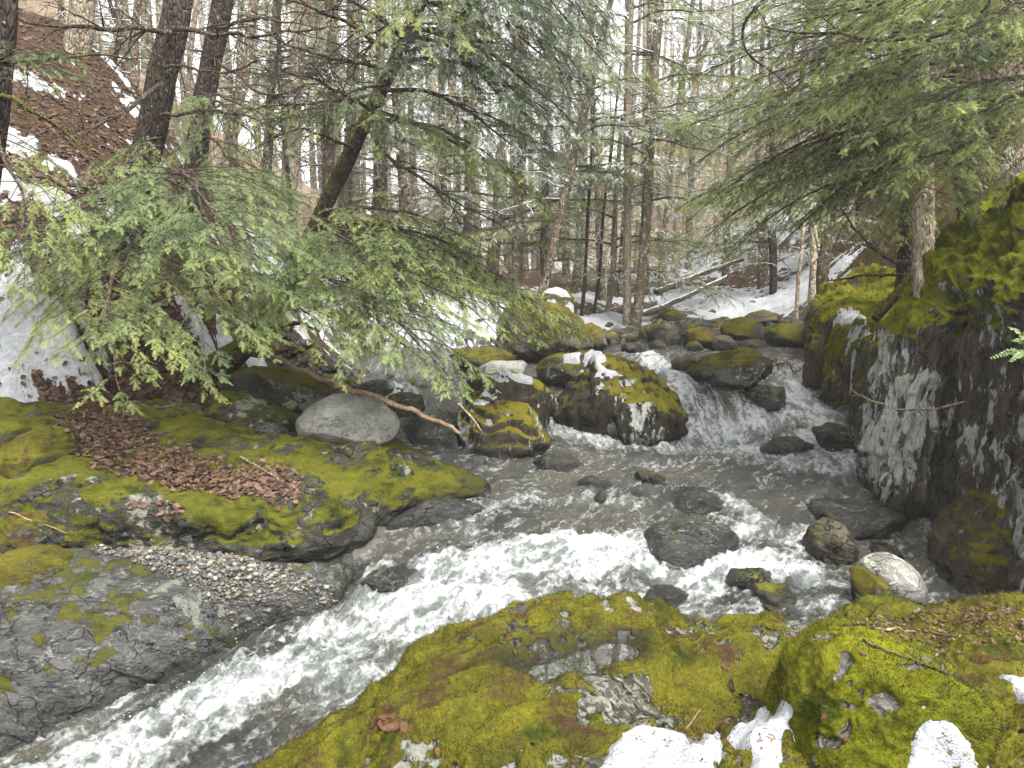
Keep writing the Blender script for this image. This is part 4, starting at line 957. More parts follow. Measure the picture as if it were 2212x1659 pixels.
snow_patch('snow cap on top of the big lichened boulder', [(1235, 792), (1300, 790), (1352, 815), (1345, 832), (1285, 815), (1240, 806)], .03, .015, flat=True)
snow_patch('left snow scrap on the low mossy rock behind the big boulder', [(1215, 768), (1255, 763), (1250, 785), (1220, 782)], .04, .02)
snow_patch('right snow scrap on the low mossy rock behind the big boulder', [(1262, 768), (1300, 764), (1310, 785), (1275, 792)], .04, .02)
snow_patch('thin snow rim along the dark mossy boulder', [(1035, 812), (1090, 806), (1150, 818), (1185, 840), (1150, 832), (1080, 820)], .035, .02)
snow_patch('snow scrap with brown leaves behind the pool boulder', [(1005, 868), (1040, 855), (1070, 862), (1060, 875), (1020, 878)], .03, .02)
snow_patch('upper snow scrap on the top of the mossy brown cliff', [(1805, 672), (1850, 668), (1872, 690), (1850, 708), (1815, 700)], .05, .025)
snow_patch('lower snow scrap on the shoulder of the mossy brown cliff', [(1832, 722), (1870, 716), (1890, 728), (1850, 745)], .04, .02)
snow_patch('snow on the boulder behind the huge moss-covered boulder', [(1170, 640), (1185, 625), (1225, 632), (1235, 655), (1200, 655)], .06, .03)

BVH = build_bvh()
# puddle in the slab
def puddle():
    poly = [(1070, 1510), (1110, 1450), (1180, 1405), (1260, 1375), (1360, 1370), (1410, 1405), (1370, 1460), (1250, 1490), (1150, 1515)]
    zc = PZ[0]
    pts = spline(np.array([B(u, v, zc) for u, v in poly + poly[:1]]), 60)[:-1]
    a_, b_ = B(1150, 1470, -.10)[:2], B(1330, 1412, -.10)[:2]; ab = b_ - a_
    for i_ in range(len(pts)):
        t_ = np.clip(((pts[i_, :2] - a_) @ ab) / (ab @ ab), 0, 1); o_ = a_ + t_ * ab; dr = pts[i_, :2] - o_; L_ = np.linalg.norm(dr); dr = dr / L_
        r0 = L_
        for q_ in np.linspace(.01, .26, 60):
            h_ = drop(o_[0] + dr[0] * q_, o_[1] + dr[1] * q_)[0]
            if h_ is not None and h_.z > zc + .003: r0 = q_; break
        else: r0 = .1
        pts[i_, :2] = o_ + dr * (r0 + .004)
    ctr = pts.mean(0); V = np.concatenate([[ctr], pts]); n = len(pts)
    T = np.array([[0, 1 + i, 1 + (i + 1) % n] for i in range(n)])
    g = G('puddle_water'); g.pbr((.012, .012, .01), .02, g.bump(g.noise(g.pos(), 9, 2, .5), .002, .3), 1., IOR=2.6)
    base = V.mean(0)
    o = link('puddle', mesh_np('puddle', V - base, T[:, ::-1], None, g.m, True), kind='structure', label='still puddle mirroring the trees in a hollow of the foreground slab', loc=base)
puddle()

# gravel bar: uncountable pebbles
def gravel():
    bag = Bag(); D, Fc = ico(1)
    r_ = np.random.default_rng(4); cnt = 0
    poly = [(180, 1195), (330, 1190), (520, 1200), (720, 1225), (760, 1250), (700, 1262), (560, 1262), (470, 1255), (380, 1235), (250, 1215)]
    W_ = np.array([B(u, v, -.47)[:2] for u, v in poly]); lo, hi = W_.min(0), W_.max(0)
    tries = 0
    while cnt < 4800 and tries < 60000:
        tries += 1
        x, y = r_.uniform(lo, hi)
        if inside_dist(np.array([x]), np.array([y]), W_)[0] < r_.uniform(-.08, .02): continue
        p, n = drop(x, y)
        if p is None or p.z > -.36: continue
        s = r_.choice([.004, .006, .009, .014, .026], p=[.3, .3, .22, .13, .05])
        V = D * [s, s * r_.uniform(.6, 1), s * r_.uniform(.4, .7)] * (1 + r_.normal(size=(len(D), 1)) * .08)
        a = r_.uniform(0, 6.3); c, s_ = math.cos(a), math.sin(a)
        V = V @ np.array([[c, s_, 0], [-s_, c, 0], [0, 0, 1]]) + np.array([p.x, p.y, p.z + s * .3 + r_.uniform(0, .02)])
        bag.add(V, Fc, a=r_.random()); cnt += 1
    g = G('gravel_stones'); t = g.attr('tint')
    rp = g.n('ValToRGB', {0: t}); cr = rp.color_ramp; cr.interpolation = 'CONSTANT'
    cs = [(.07, .07, .066), (.12, .105, .08), (.145, .132, .108), (.045, .045, .042), (.125, .09, .058), (.09, .096, .095), (.22, .205, .17)]
    for i, c in enumerate(cs):
        e = cr.elements[0] if i == 0 else cr.elements.new(i / 7)
        e.position = i / 7; e.color = (*c, 1)
    g.pbr(rp.outputs[0], .6, None, .4)
    link('gravel', bag.mesh('gravel', g.m, True, 'tint'), kind='stuff', label='bar of small mixed pebbles on the grey slab')
gravel()

# leaf litter on the ledge (stuff) and single fallen leaves
def leaf_geo(s, r_):
    n = 7; t = np.linspace(0, 1, n); w = np.sin(PI * t**.8) * .3
    cup = r_.uniform(-.25, .5); curl = r_.uniform(-.3, .6)
    V = []
    for i in range(n):
        zc = curl * (t[i] - .5)**2
        V += [[t[i] - .5, -w[i], zc + cup * w[i]], [t[i] - .5, 0, zc], [t[i] - .5, w[i], zc + cup * w[i]]]
    V = np.array(V) * s
    return V, grid_quads(n, 3)
def orient(V, p, n, a, lift=.004):
    n = np.array(n); n /= np.linalg.norm(n); t = np.array([math.cos(a), math.sin(a), 0]); t = t - n * (t @ n); t /= np.linalg.norm(t); b = np.cross(n, t)
    return V @ np.stack([t, b, n]) + np.array(p) + n * lift
def litter(name, label, polys, n, size, mat, seed, z0=0., jit=.5):
    bag = Bag(); r_ = np.random.default_rng(seed); cnt = 0; tries = 0
    Ws = []
    for poly in polys:
        w_ = [cast(u, v) for u, v in poly]; Ws.append(np.array([(h[0].x, h[0].y) for h in w_ if h[0] is not None]))
    ar = np.array([(w.max(0) - w.min(0)).prod() for w in Ws]); ar /= ar.sum()
    while cnt < n and tries < n * 12:
        tries += 1
        W_ = Ws[r_.choice(len(Ws), p=ar)]; x, y = r_.uniform(W_.min(0), W_.max(0))
        if inside_dist(np.array([x]), np.array([y]), W_)[0] < r_.normal() * .05: continue
        p, nn_ = drop(x, y)
        if p is None: continue
        if nn_.z < 0: nn_ = -nn_
        if nn_.z < .3: continue
        V, Q = leaf_geo(r_.uniform(*size), r_)
        nv = np.array(nn_) + r_.normal(size=3) * jit * .5
        bag.add(orient(V, p, nv, r_.uniform(0, 6.3), r_.uniform(.003, .02)), None, Q, a=r_.random()); cnt += 1
    g = G(name + '_mat'); t = g.attr('tint')
    rp = g.n('ValToRGB', {0: t}); cr = rp.color_ramp
    cs = [(.022, .012, .009), (.06, .028, .02), (.085, .045, .032), (.14, .085, .058)]
    for i, c in enumerate(cs):
        e = cr.elements[0] if i == 0 else (cr.elements[1] if i == 3 else cr.elements.new(i / 3))
        e.position = i / 3; e.color = (*c, 1)
    g.pbr(rp.outputs[0], .7, None, .15)
    link(name, bag.mesh(name, g.m, True, 'tint'), kind='stuff', label=label)
litter('leaf_litter', 'carpet of wet reddish-brown fallen leaves on the mossy ledge', [[(190, 900), (290, 890), (330, 950), (440, 985), (490, 990), (470, 1010), (380, 1030), (300, 1040), (200, 1000)], [(240, 1010), (420, 1010), (560, 1000), (660, 1040), (640, 1075), (520, 1070), (380, 1060)], [(130, 900), (220, 880), (250, 940), (220, 1000), (150, 960)], [(480, 1040), (660, 1045), (640, 1080), (500, 1085)], [(270, 1090), (400, 1085), (400, 1100), (280, 1105)]], 4200, (.025, .075), None, 6)
litter('leaf_pile', 'small pile of orange-brown leaves behind the pool boulder', [[(1005, 868), (1060, 862), (1085, 875), (1060, 885), (1020, 882)]], 70, (.06, .11), None, 8)
litter('needle_litter', 'reddish needle litter strewn over the right of the foreground slab', [[(1850, 1350), (1950, 1330), (2100, 1315), (2230, 1320), (2230, 1400), (2050, 1400), (1900, 1390)]], 900, (.012, .03), None, 9)

GB = BVHTree.FromPolygons(GQ[0].tolist(), GQ[1].tolist())
def hill_litter():
    bag = Bag(); r2 = np.random.default_rng(12); cnt = 0
    while cnt < 6000:
        u_, v_ = (r2.uniform(-20, 460), r2.uniform(20, 900)) if r2.random() < .7 else (r2.uniform(1500, 2000), r2.uniform(380, 680))
        d = ray(u_, v_); h = GB.ray_cast(Vector((0, 0, CAMZ)), Vector(d / np.linalg.norm(d)))
        if h[0] is None or h[0].y > 26: continue
        x, y = h[0].x + r2.normal() * .25, h[0].y + r2.normal() * .25
        if r2.random() > .05 and SNOWPTS.ray_cast(Vector((x, y, 1)), Vector((0, 0, -1)))[0] is not None: continue
        h = GB.ray_cast(Vector((x, y, 40)), Vector((0, 0, -1)))
        n_ = np.array(h[1]) * (1 if h[1].z > 0 else -1) + r2.normal(size=3) * .3
        V, Q = leaf_geo(r2.uniform(.04, .10), r2); bag.add(orient(V, h[0], n_, r2.uniform(0, 6.3), r2.uniform(.005, .03)), None, Q, a=r2.random() * .8); cnt += 1
    link('leaf_litter', bag.mesh('leaf_litter', bpy.data.materials['leaf_litter_mat'], True, 'tint'), kind='stuff', label='brown fallen leaves strewn over the steep forest floor')
hill_litter()
litter('needle_litter', 'brown hemlock needles and bits fallen on the snow patches and into the crevice of the slab', [[(1300, 1650), (1370, 1575), (1480, 1590), (1560, 1600), (1540, 1670)], [(1580, 1600), (1700, 1510), (1720, 1530), (1680, 1680), (1620, 1660)], [(1975, 1580), (2050, 1565), (2110, 1640), (2030, 1670)], [(1640, 1430), (1740, 1420), (1720, 1560), (1640, 1560)], [(1450, 1540), (1640, 1480), (1620, 1560), (1500, 1640)]], 120, (.005, .016), None, 19)
LEAFM = []
for i in range(4):
    r_ = np.random.default_rng(60 + i); V, Q = leaf_geo(1., r_); LEAFM.append(mesh_np('fallen_leaf', V, None, Q, M['leaf']))
def put_leaf(u, v, s, lab, grp):
    h = cast(u, v)
    if h[0] is None: return
    o = link('fallen_leaf', LEAFM[random.randrange(4)], None, lab, 'leaf', grp)
    nrm = Vector(h[1])
    if nrm.z < 0: nrm = -nrm
    nrm = (nrm + Vector((random.gauss(0, .2), random.gauss(0, .2), 0))).normalized()
    o.rotation_mode = 'QUATERNION'; o.rotation_quaternion = nrm.to_track_quat('Z', 'Y') @ Vector((0, 0, 1)).rotation_difference(Vector((0, 0, 1)))
    from mathutils import Quaternion
    o.rotation_quaternion = nrm.to_track_quat('Z', 'Y') @ Quaternion((0, 0, 1), random.uniform(0, 6.3))
    o.location = h[0] + nrm * .008; o.scale = (s, s, s)
for (u, v) in [(1375, 1305), (1275, 1350), (1325, 1358), (1110, 1408), (1175, 1402), (1085, 1390), (1100, 1380), (1250, 1483), (1720, 1475), (1860, 1412), (1590, 1650), (1505, 1570), (1500, 1600), (1640, 1470), (1030, 1495), (1480, 1480), (1700, 1380), (1830, 1600), (1780, 1545), (1660, 1560), (945, 1625), (1150, 1610), (1560, 1440), (1750, 1500), (1840, 1360)]:
    put_leaf(u, v, random.uniform(.022, .045), 'single brown fallen leaf on the moss of the foreground slab', 'single leaves on the foreground slab')
for k in range(16):
    put_leaf(840 + random.gauss(0, 18), 1565 + random.gauss(0, 7), random.uniform(.045, .065), 'orange-brown leaf in the little heap at the left of the foreground slab', 'leaf heap on the foreground slab')

# ------------------------------------------------------------------ sticks and twigs
def stick(name, label, pts, rad, mat, cat='branch', group=None, sides=8, n=24, wob=.01, twigs=0, seed=0):
    r_ = np.random.default_rng(seed)
    p = spline(np.array(pts), n); p = p + fbm(p, 5, 3, .5, seed) [:, None] * np.array([.4, .2, 1]) * wob
    r = np.interp(np.linspace(0, 1, n), np.linspace(0, 1, len(rad)), rad)
    bag = Bag(); V, Q = tube(p, r, sides, .25, seed); bag.add(V, None, Q)
    bag.add(p[-1:] , None, None)
    for k in range(twigs):
        i = r_.integers(n // 4, n - 1); d = p[min(i + 1, n - 1)] - p[i - 1]; d /= np.linalg.norm(d)
        q = d + r_.normal(size=3) * .7; q /= np.linalg.norm(q); L = r_.uniform(.1, .4) * np.linalg.norm(p[-1] - p[0]) * .5
        tp = np.array([p[i], p[i] + q * L * .5 + r_.normal(size=3) * .02 * L, p[i] + q * L + r_.normal(size=3) * .1 * L])
        V, Q = tube(spline(tp, 7), np.linspace(r[i] * .6, r[i] * .15, 7), 5); bag.add(V, None, Q)
    V = np.concatenate(bag.V); base = np.array(p[0])
    me = mesh_np(name, V - base, None, np.concatenate(bag.Q), mat)
    return link(name, me, None, label, cat, group, None, base)
stick('fallen_stick', 'long bare tan stick lying over the smooth grey boulder', [A(565, 762, 9.4), A(700, 820, 8.3), A(840, 872, 7.6), A(930, 905, 7.5), A(997, 930, 7.4)], [.034, .03, .024, .017], M['stick'], sides=10, n=40, wob=.03)
def lying(u0, v0, u1, v1, r, lab, grp=None, tw=2, mat='twig', seed=0, mid=None):
    ps = [cast(u0 + (u1 - u0) * t, v0 + (v1 - v0) * t) for t in np.linspace(0, 1, 5)]
    pts = [np.array(h[0]) + np.array([0, 0, r * 1.2]) for h in ps if h[0] is not None]
    if len(pts) < 2: return
    stick('fallen_twig', lab, pts, [r, r * .4], M[mat], 'twig', grp, 6, 18, .012, tw, seed)
lying(1890, 1357, 2060, 1378, .006, 'pale broken twig with a snapped white end on the right of the slab', seed=1, mat='stick')
lying(1860, 1390, 1960, 1425, .007, 'thin forked twig on the mossy hump', seed=2)
lying(1960, 1425, 2130, 1490, .006, 'long thin twig trailing down the right side of the mossy hump', seed=3, tw=4)
lying(1790, 1352, 1930, 1350, .004, 'thin dark twig along the back edge of the foreground slab', seed=4)
lying(1510, 1540, 1480, 1580, .005, 'short pale crooked twig above the large snow patch', seed=5, mat='stick')
lying(1370, 1470, 1420, 1520, .004, 'fine twig beside the puddle', seed=6)
lying(380, 1050, 640, 1080, .006, 'thin twig across the leaf litter of the ledge', seed=7)
lying(520, 990, 640, 1060, .012, 'short lichened branch piece on the leaf litter', seed=8, mat='bark_grey')
lying(20, 1110, 180, 1165, .007, 'pale twig lying on the front of the mossy ledge', seed=9, mat='stick')
stick('rust_debris', 'clump of rusty wet twigs caught between the olive slab rock and the cliff', [A(1600, 780, 11.2), A(1680, 790, 11.2), A(1735, 785, 11.2)], [.012, .016, .008], M['rust'], 'debris', None, 6, 16, .12, 60, 4)

# fallen logs upstream
stick('fallen_log', 'higher pale fallen log sloping across the far snowy bank', [A(1415, 632, 18), A(1520, 590, 19), A(1605, 560, 20)], [.075, .065, .05], M['log'], 'log', 'fallen logs upstream', 10, 16, .02)
stick('fallen_log', 'lower pale fallen log resting on the far shore stones', [A(1380, 680, 16.8), A(1450, 655, 17.2), A(1570, 598, 18.6)], [.07, .06, .045], M['log'], 'log', 'fallen logs upstream', 10, 16, .02)
stick('fallen_log', 'short dark log lying flat in the snow left of the twin trunks', [A(1250, 678, 17.5), A(1345, 672, 18)], [.07, .06], M['bark_brown'], 'log', 'fallen logs upstream', 8, 10, .02)
stick('fallen_log', 'mossy leaning pole on the cliff top', [A(1890, 690, 8.6), A(1940, 630, 8.7), A(2000, 560, 8.8)], [.05, .06, .05], M['bark_moss'], 'log', None, 8, 12, .02)
stick('fallen_log', 'grey broken log on the moss of the lichened cliff', [A(1960, 690, 7.4), A(2010, 620, 7.5), A(2060, 570, 7.7)], [.05, .045, .03], M['bark_grey'], 'log', None, 8, 12, .02)
stick('bare_branch', 'crooked thin bare branch reaching across the lichened cliff', [A(2085, 868, 5.8), A(2000, 885, 6.4), A(1930, 880, 6.9), A(1870, 862, 7.2), A(1840, 845, 7.4)], [.008, .012, .010, .004], M['bark_grey'], 'branch', None, 6, 24, .02, 6, 3)
stick('bare_branch', 'dark drooping bare branch hanging over the mossy brown cliff', [A(2010, 575, 8.2), A(1930, 565, 8.4), A(1870, 520, 8.6), A(1815, 450, 8.8)], [.03, .024, .016, .008], M['twig'], 'branch', None, 7, 24, .03, 5, 4)
stick('bare_branch', 'thin horizontal dead branch above the cliff shoulder', [A(1790, 605, 9), A(1880, 595, 9), A(1980, 592, 9)], [.008, .014, .02], M['bark_moss'], 'branch', None, 6, 20, .02, 4, 5)
stick('bare_branch', 'thin dangling dead twig at the tip of the low hanging bough', [A(990, 870, 6.2), A(1020, 905, 6.2), A(1048, 940, 6.2)], [.010, .008, .004], M['bark_grey'], 'branch', None, 6, 14, .02, 3, 6)

def fern():
    r2 = np.random.default_rng(3); base = A(2235, 800, 5.5); bag = Bag(); st = Bag()
    root = empty('fern', base, 'small pale green fern hanging from the lichened cliff at the right edge', 'fern')
    for k in range(9):
        e = base + np.array([r2.uniform(-.30, .02), r2.uniform(-.15, .05), r2.uniform(-.3, .5)]); L = np.linalg.norm(e - base)
        p = spline(np.array([base, (base + e) / 2 + [0, 0, .07], e + [0, 0, -.03]]), 16); V, Q = tube(p, np.linspace(.0025, .001, 16), 4); st.add(V - base, None, Q)
        for i in range(3, 16):
            d = p[min(i + 1, 15)] - p[i - 1]; d /= np.linalg.norm(d)
            for sg in (-1, 1):
                V, Q = leaf_geo(.062 * (1.1 - i / 17), r2); V[:, 0] += .031 * (1.1 - i / 17)
                n_ = np.array([-.3, -.6, .7]) + r2.normal(size=3) * .15; n_ /= np.linalg.norm(n_); sd = np.cross(n_, d) * sg; t_ = sd * .9 + d * .4; t_ /= np.linalg.norm(t_); b_ = np.cross(n_, t_)
                bag.add(V @ np.stack([t_, b_, n_]) + p[i] - base, None, Q)
    link('stalk', st.mesh('stalk', M['bark_grey']), root); link('frond', bag.mesh('frond', simple_mat('fern_green', (.09, .14, .05), (.26, .34, .14), 30, .6)), root)
fern()
# ------------------------------------------------------------------ hemlock boughs
def needles(O, D, N, L, tint, rs, sp=.0075, nl=.0165, nw=.0055):
    """two-ranked needles along twigs: O,D,N (n,3) origin, direction, plane normal; L lengths"""
    cnt = np.maximum((L / sp).astype(int), 2)
    idx = np.repeat(np.arange(len(L)), cnt)
    k = np.arange(cnt.sum()) - np.repeat(np.cumsum(cnt) - cnt, cnt)
    t = (k + .5) / cnt[idx]
    base = O[idx] + D[idx] * (t * L[idx])[:, None]
    S = np.cross(N, D)[idx]
    out = []
    for sgn in (-1, 1):
        ln = nl * (1 - .55 * t**3) * rs.uniform(.75, 1.2, len(t))
        tip = base + (S * sgn * .9 + D[idx] * .45 + N[idx] * rs.uniform(-.35, .25, len(t))[:, None]) * ln[:, None]
        a = base - D[idx] * nw * .5; b = base + D[idx] * nw * .5 + N[idx] * rs.uniform(-.001, .001, len(t))[:, None]
        out.append(np.stack([a, b, tip], 1))
    V = np.concatenate(out).reshape(-1, 3)
    T = np.arange(len(V)).reshape(-1, 3)
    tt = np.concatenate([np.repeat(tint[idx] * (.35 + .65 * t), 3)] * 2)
    return V, T, tt

def unit(v): return v / (np.linalg.norm(v, axis=-1, keepdims=True) + 1e-9)

def make_bough(L, seed, lod=0):
    rs = np.random.default_rng(seed)
    wood = Bag()
    n = 26; t = np.linspace(0, 1, n)
    ax = np.stack([t * L, fbm(np.stack([t * 2.2, 0 * t + seed, 0 * t], 1), 1, 3) * .07 * L * t**.5, .05 * L * np.sin(PI * t) - .13 * L * t**2.2 + fbm(np.stack([t * 2.2, 0 * t, 0 * t + seed], 1), 1, 2) * .03 * L], 1)
    r0 = .006 + .0075 * L
    V, Q = tube(ax, np.linspace(r0, .002, n), 6 if lod == 0 else 3); wood.add(V, None, Q)
    O, D, N, LL, TI = [], [], [], [], []
    step1 = .10 if lod == 0 else .16
    pos = np.arange(.10 * L, L, step1)
    def twigs(pl, n_up, l0, step, tipt):
        # pl: polyline of a branchlet
        seg = np.diff(pl, axis=0); sl = np.linalg.norm(seg, axis=1); cum = np.concatenate([[0], np.cumsum(sl)]); tot = cum[-1]
        m = max(int(tot / step), 1); ss = (np.arange(m) + rs.random(m) * .6) / m * tot * .97
        px = np.stack([np.interp(ss, cum, pl[:, i]) for i in range(3)], 1)
        ii = np.clip(np.searchsorted(cum, ss) - 1, 0, len(seg) - 1); d = unit(seg[ii])
        side = np.cross(n_up, d)
        for sg in (-1, 1):
            f = rs.random(m) > .12
            dd = unit(d * .75 + side * sg * .8 + np.array([0, 0, -1]) * rs.uniform(.0, .35, m)[:, None] + rs.normal(size=(m, 3)) * .1)
            ln = l0 * (.55 + .45 * (1 - ss / tot)) * rs.uniform(.6, 1.25, m)
            O.append(px[f]); D.append(dd[f]); LL.append(ln[f]); TI.append((tipt * (.3 + .7 * ss / tot) * rs.uniform(.4, 1.1, m))[f])
            nn_ = unit(np.cross(dd, np.cross(n_up + rs.normal(size=(m, 3)) * .25, dd))); N.append(nn_[f])
        O.append(pl[-2:-1]); D.append(unit(seg[-1:])); LL.append(np.array([l0])); TI.append(np.array([tipt]))
        N.append(unit(np.cross(unit(seg[-1:]), np.cross(np.array([[0, 0, 1.]]), unit(seg[-1:])))))
    up = np.array([0, 0, 1.])
    for i, s in enumerate(pos):
        sg = 1 if i % 2 else -1
        tt = s / L
        p = np.array([np.interp(s, ax[:, 0], ax[:, k]) for k in range(3)])
        if rs.random() < .10: continue
        ang = math.radians(62 - 22 * tt + rs.normal() * 9)
        ln = (L * .36 * (math.sin(PI * min(tt * .75 + .28, 1))**.8) * (1 - .35 * tt) + .08) * rs.uniform(.6, 1.15)
        d = np.array([math.cos(ang), sg * math.sin(ang), rs.normal() * .12])
        dr = rs.uniform(.15, .55)
        m = 9; u_ = np.linspace(0, 1, m)
        pl = p + d * (u_ * ln)[:, None] + np.array([.25 * ln, 0, -dr * ln])[None] * (u_**2)[:, None]
        pl[1:] += rs.normal(size=(m - 1, 3)) * .012 * ln
        V, Q = tube(pl, np.linspace(.0035 + .003 * ln, .0012, m), 4 if lod == 0 else 3); wood.add(V, None, Q)
        bare = .18 * ln
        st2 = .068 if lod == 0 else .10
        sub = np.arange(bare, ln * .96, st2)
        for j, s2 in enumerate(sub):
            k2 = s2 / ln; l2 = min(.34 * (ln - s2) + .05, .30) * rs.uniform(.6, 1.2)
            q0 = np.array([np.interp(k2, u_, pl[:, k]) for k in range(3)])
            dd = unit(pl[min(int(k2 * (m - 1)) + 1, m - 1)] - pl[int(k2 * (m - 1))])
            sd = np.cross(up, dd) * (1 if j % 2 else -1)
            d2 = unit(dd * .8 + sd * .75 + np.array([0, 0, -.15]) + rs.normal(size=3) * .08)
            v_ = np.linspace(0, 1, 5)
            p2 = q0 + d2 * (v_ * l2)[:, None] + np.array([0, 0, -rs.uniform(.2, .5) * l2]) * (v_**2)[:, None]
            if lod == 0: twigs(p2, up, .062, .030, 1.)
            else:
                O.append(p2[:1]); D.append(unit(p2[-1:] - p2[:1])); LL.append(np.array([l2 * 1.1])); TI.append(np.array([rs.random()])); N.append(unit(np.array([[0, 0, 1.]]) + rs.normal(size=(1, 3)) * .3))
        if lod == 0: twigs(pl[5:], up, .07, .030, 1.)
    O, D, N, LL, TI = (np.concatenate(z) for z in (O, D, N, LL, TI))
    N = unit(N - D * (N * D).sum(1)[:, None])
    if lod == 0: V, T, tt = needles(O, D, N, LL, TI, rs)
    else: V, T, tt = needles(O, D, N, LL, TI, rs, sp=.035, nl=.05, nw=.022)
    return wood, V, T, tt

BOUGH = {}
def bough_mesh(L, var):
    key = (L, var)
    if key not in BOUGH:
        w, V, T, tt = make_bough(L, int(L * 100) + var)
        BOUGH[key] = (w.mesh('bough', M['twig']), mesh_np('foliage', V, T, None, M['fol_dark'], False, {'tint': tt}))
    return BOUGH[key]
NB = [0]
def put_bough(tree, s, e, fol='fol_dark', roll=0., wide=1.):
    """tree's bough from s (at the trunk) to e (tip), world points"""
    s = np.array(s); e = np.array(e); d = e - s; L = float(np.linalg.norm(d))
    cls = min((1.3, 2.2, 3.2), key=lambda c: abs(math.log(c / L)))
    NB[0] += 1
    wm_, fm_ = bough_mesh(cls, NB[0] % 3)
    x = Vector(d / L); upv = Vector((0, 0, 1))
    y = upv.cross(x).normalized(); z = x.cross(y)
    from mathutils import Matrix, Quaternion
    # the template's tip drops by .13 L: turn it up a little so that the tip meets e
    R = Matrix((x, y, z)).transposed().to_4x4() @ Matrix.Rotation(math.radians(-7.4), 4, 'Y') @ Matrix.Rotation(roll, 4, 'X')
    o = link('bough', wm_, tree)
    k = L / cls
    o.matrix_world = Matrix.Identity(4)
    o.location = Vector(s) - (tree.location if tree is not None else Vector((0, 0, 0)))
    o.rotation_mode = 'QUATERNION'; o.rotation_quaternion = R.to_quaternion(); o.scale = (k, k * wide, k)
    f = link('foliage', fm_, o)
    f.material_slots[0].link = 'OBJECT'; f.material_slots[0].material = M[fol]
    return o

def trunk_mesh(name, pts, rad, mat, sides=14, n=30, seed=0, root=True, base=None):
    p = spline(np.array(pts), n); r = np.interp(np.linspace(0, 1, n), np.linspace(0, 1, len(rad)), rad)
    if root: r = r * (1 + .55 * np.exp(-np.linspace(0, 1, n) * 16))
    V, Q = tube(p, r, sides, .22, seed)
    return mesh_np(name, V - base, None, Q, mat)

def tree(label, pts, rad, mat, group=None, cat='tree', seed=0, name='hemlock_tree', sides=14, sink=.25):
    """pts: world points from the foot up"""
    pts = [np.array(p, float) for p in pts]
    base = pts[0].copy(); foot = pts[0] + (pts[0] - pts[1]) / np.linalg.norm(pts[0] - pts[1]) * sink
    root = empty(name, base, label, cat, group)
    link('trunk', trunk_mesh('trunk', [foot] + pts, [rad[0]] + list(rad), M[mat], sides, 34, seed, True, base), root)
    return root

def dead_limbs(root, specs, mat='twig', seed=0):
    """bare branches of a tree: (pts world, r0) each its own part"""
    r_ = np.random.default_rng(seed); base = np.array(root.location)
    for pts, r0, tw in specs:
        p = spline(np.array(pts), 20); p = p + fbm(p, 2.2, 3, .5, r_.random() * 9)[:, None] * [.02, .02, .05]
        bag = Bag(); r = np.linspace(r0, r0 * .25, 20); V, Q = tube(p, r, 7, .2); bag.add(V, None, Q)
        L0 = np.linalg.norm(p[-1] - p[0])
        def sub(p, r, L0, depth):
            for _ in range(tw if depth == 0 else 4):
                i = r_.integers(3, len(p) - 1); d = unit(p[min(i + 1, len(p) - 1)] - p[i - 1])
                q = unit(d * .7 + r_.normal(size=3) * [.7, .7, .5]); L = L0 * r_.uniform(.15, .45)
                m = 8; tt = np.linspace(0, 1, m)[:, None]
                tp = p[i] + q * L * tt + np.array([0, 0, -.25 * L]) * tt**2 + np.cumsum(r_.normal(size=(m, 3)) * .02 * L, 0)
                rr = np.linspace(max(r[i] * .55, .003), .0018, m); V, Q = tube(tp, rr, 4); bag.add(V, None, Q)
                if depth < 1: sub(tp, rr, L, depth + 1)
        sub(p, r, L0, 0)
        V = np.concatenate(bag.V) - base
        link('bare_limb', mesh_np('bare_limb', V, None, np.concatenate(bag.Q), M[mat]), root)

# ---- left bank trees
tA = tree('big dark hemlock trunk rising behind the left hanging boughs', [A(262, 540, 9.6), A(300, 400, 9.6), A(340, 220, 9.6), A(385, 0, 9.6), A(430, -300, 9.6), A(470, -700, 9.6)], [.19, .17, .165, .16, .14, .10], 'bark_dark', seed=1)
tB = tree('dark leaning hemlock with a curved foot on the stony shore', [A(470, 790, 9.2), A(530, 745, 9.1), A(600, 650, 9.1), A(690, 470, 9.2), A(790, 260, 9.2), A(890, 50, 9.2), A(960, -150, 9.2), A(1040, -450, 9.2)], [.16, .13, .10, .09, .082, .075, .065, .05], 'bark_moss', seed=2)
tC = tree('second dark trunk right of the big dark hemlock', [A(415, 480, 10.6), A(430, 300, 10.6), A(455, 130, 10.6), A(485, -20, 10.6), A(540, -400, 10.6)], [.15, .14, .13, .125, .1], 'bark_dark', seed=3)
tD = tree('dark trunk cut by the left edge of the photo', [A(-40, 460, 7.3), A(-15, 250, 7.3), A(5, 60, 7.3), A(18, -80, 7.3), A(30, -400, 7.3)], [.13, .12, .11, .1, .08], 'bark_dark', seed=4)
tE = tree('light grey trunk on the upper left hillside', [A(150, 260, 12.3), A(163, 120, 12.3), A(180, -20, 12.3), A(190, -400, 12.3)], [.20, .185, .18, .15], 'bark_grey', seed=5)
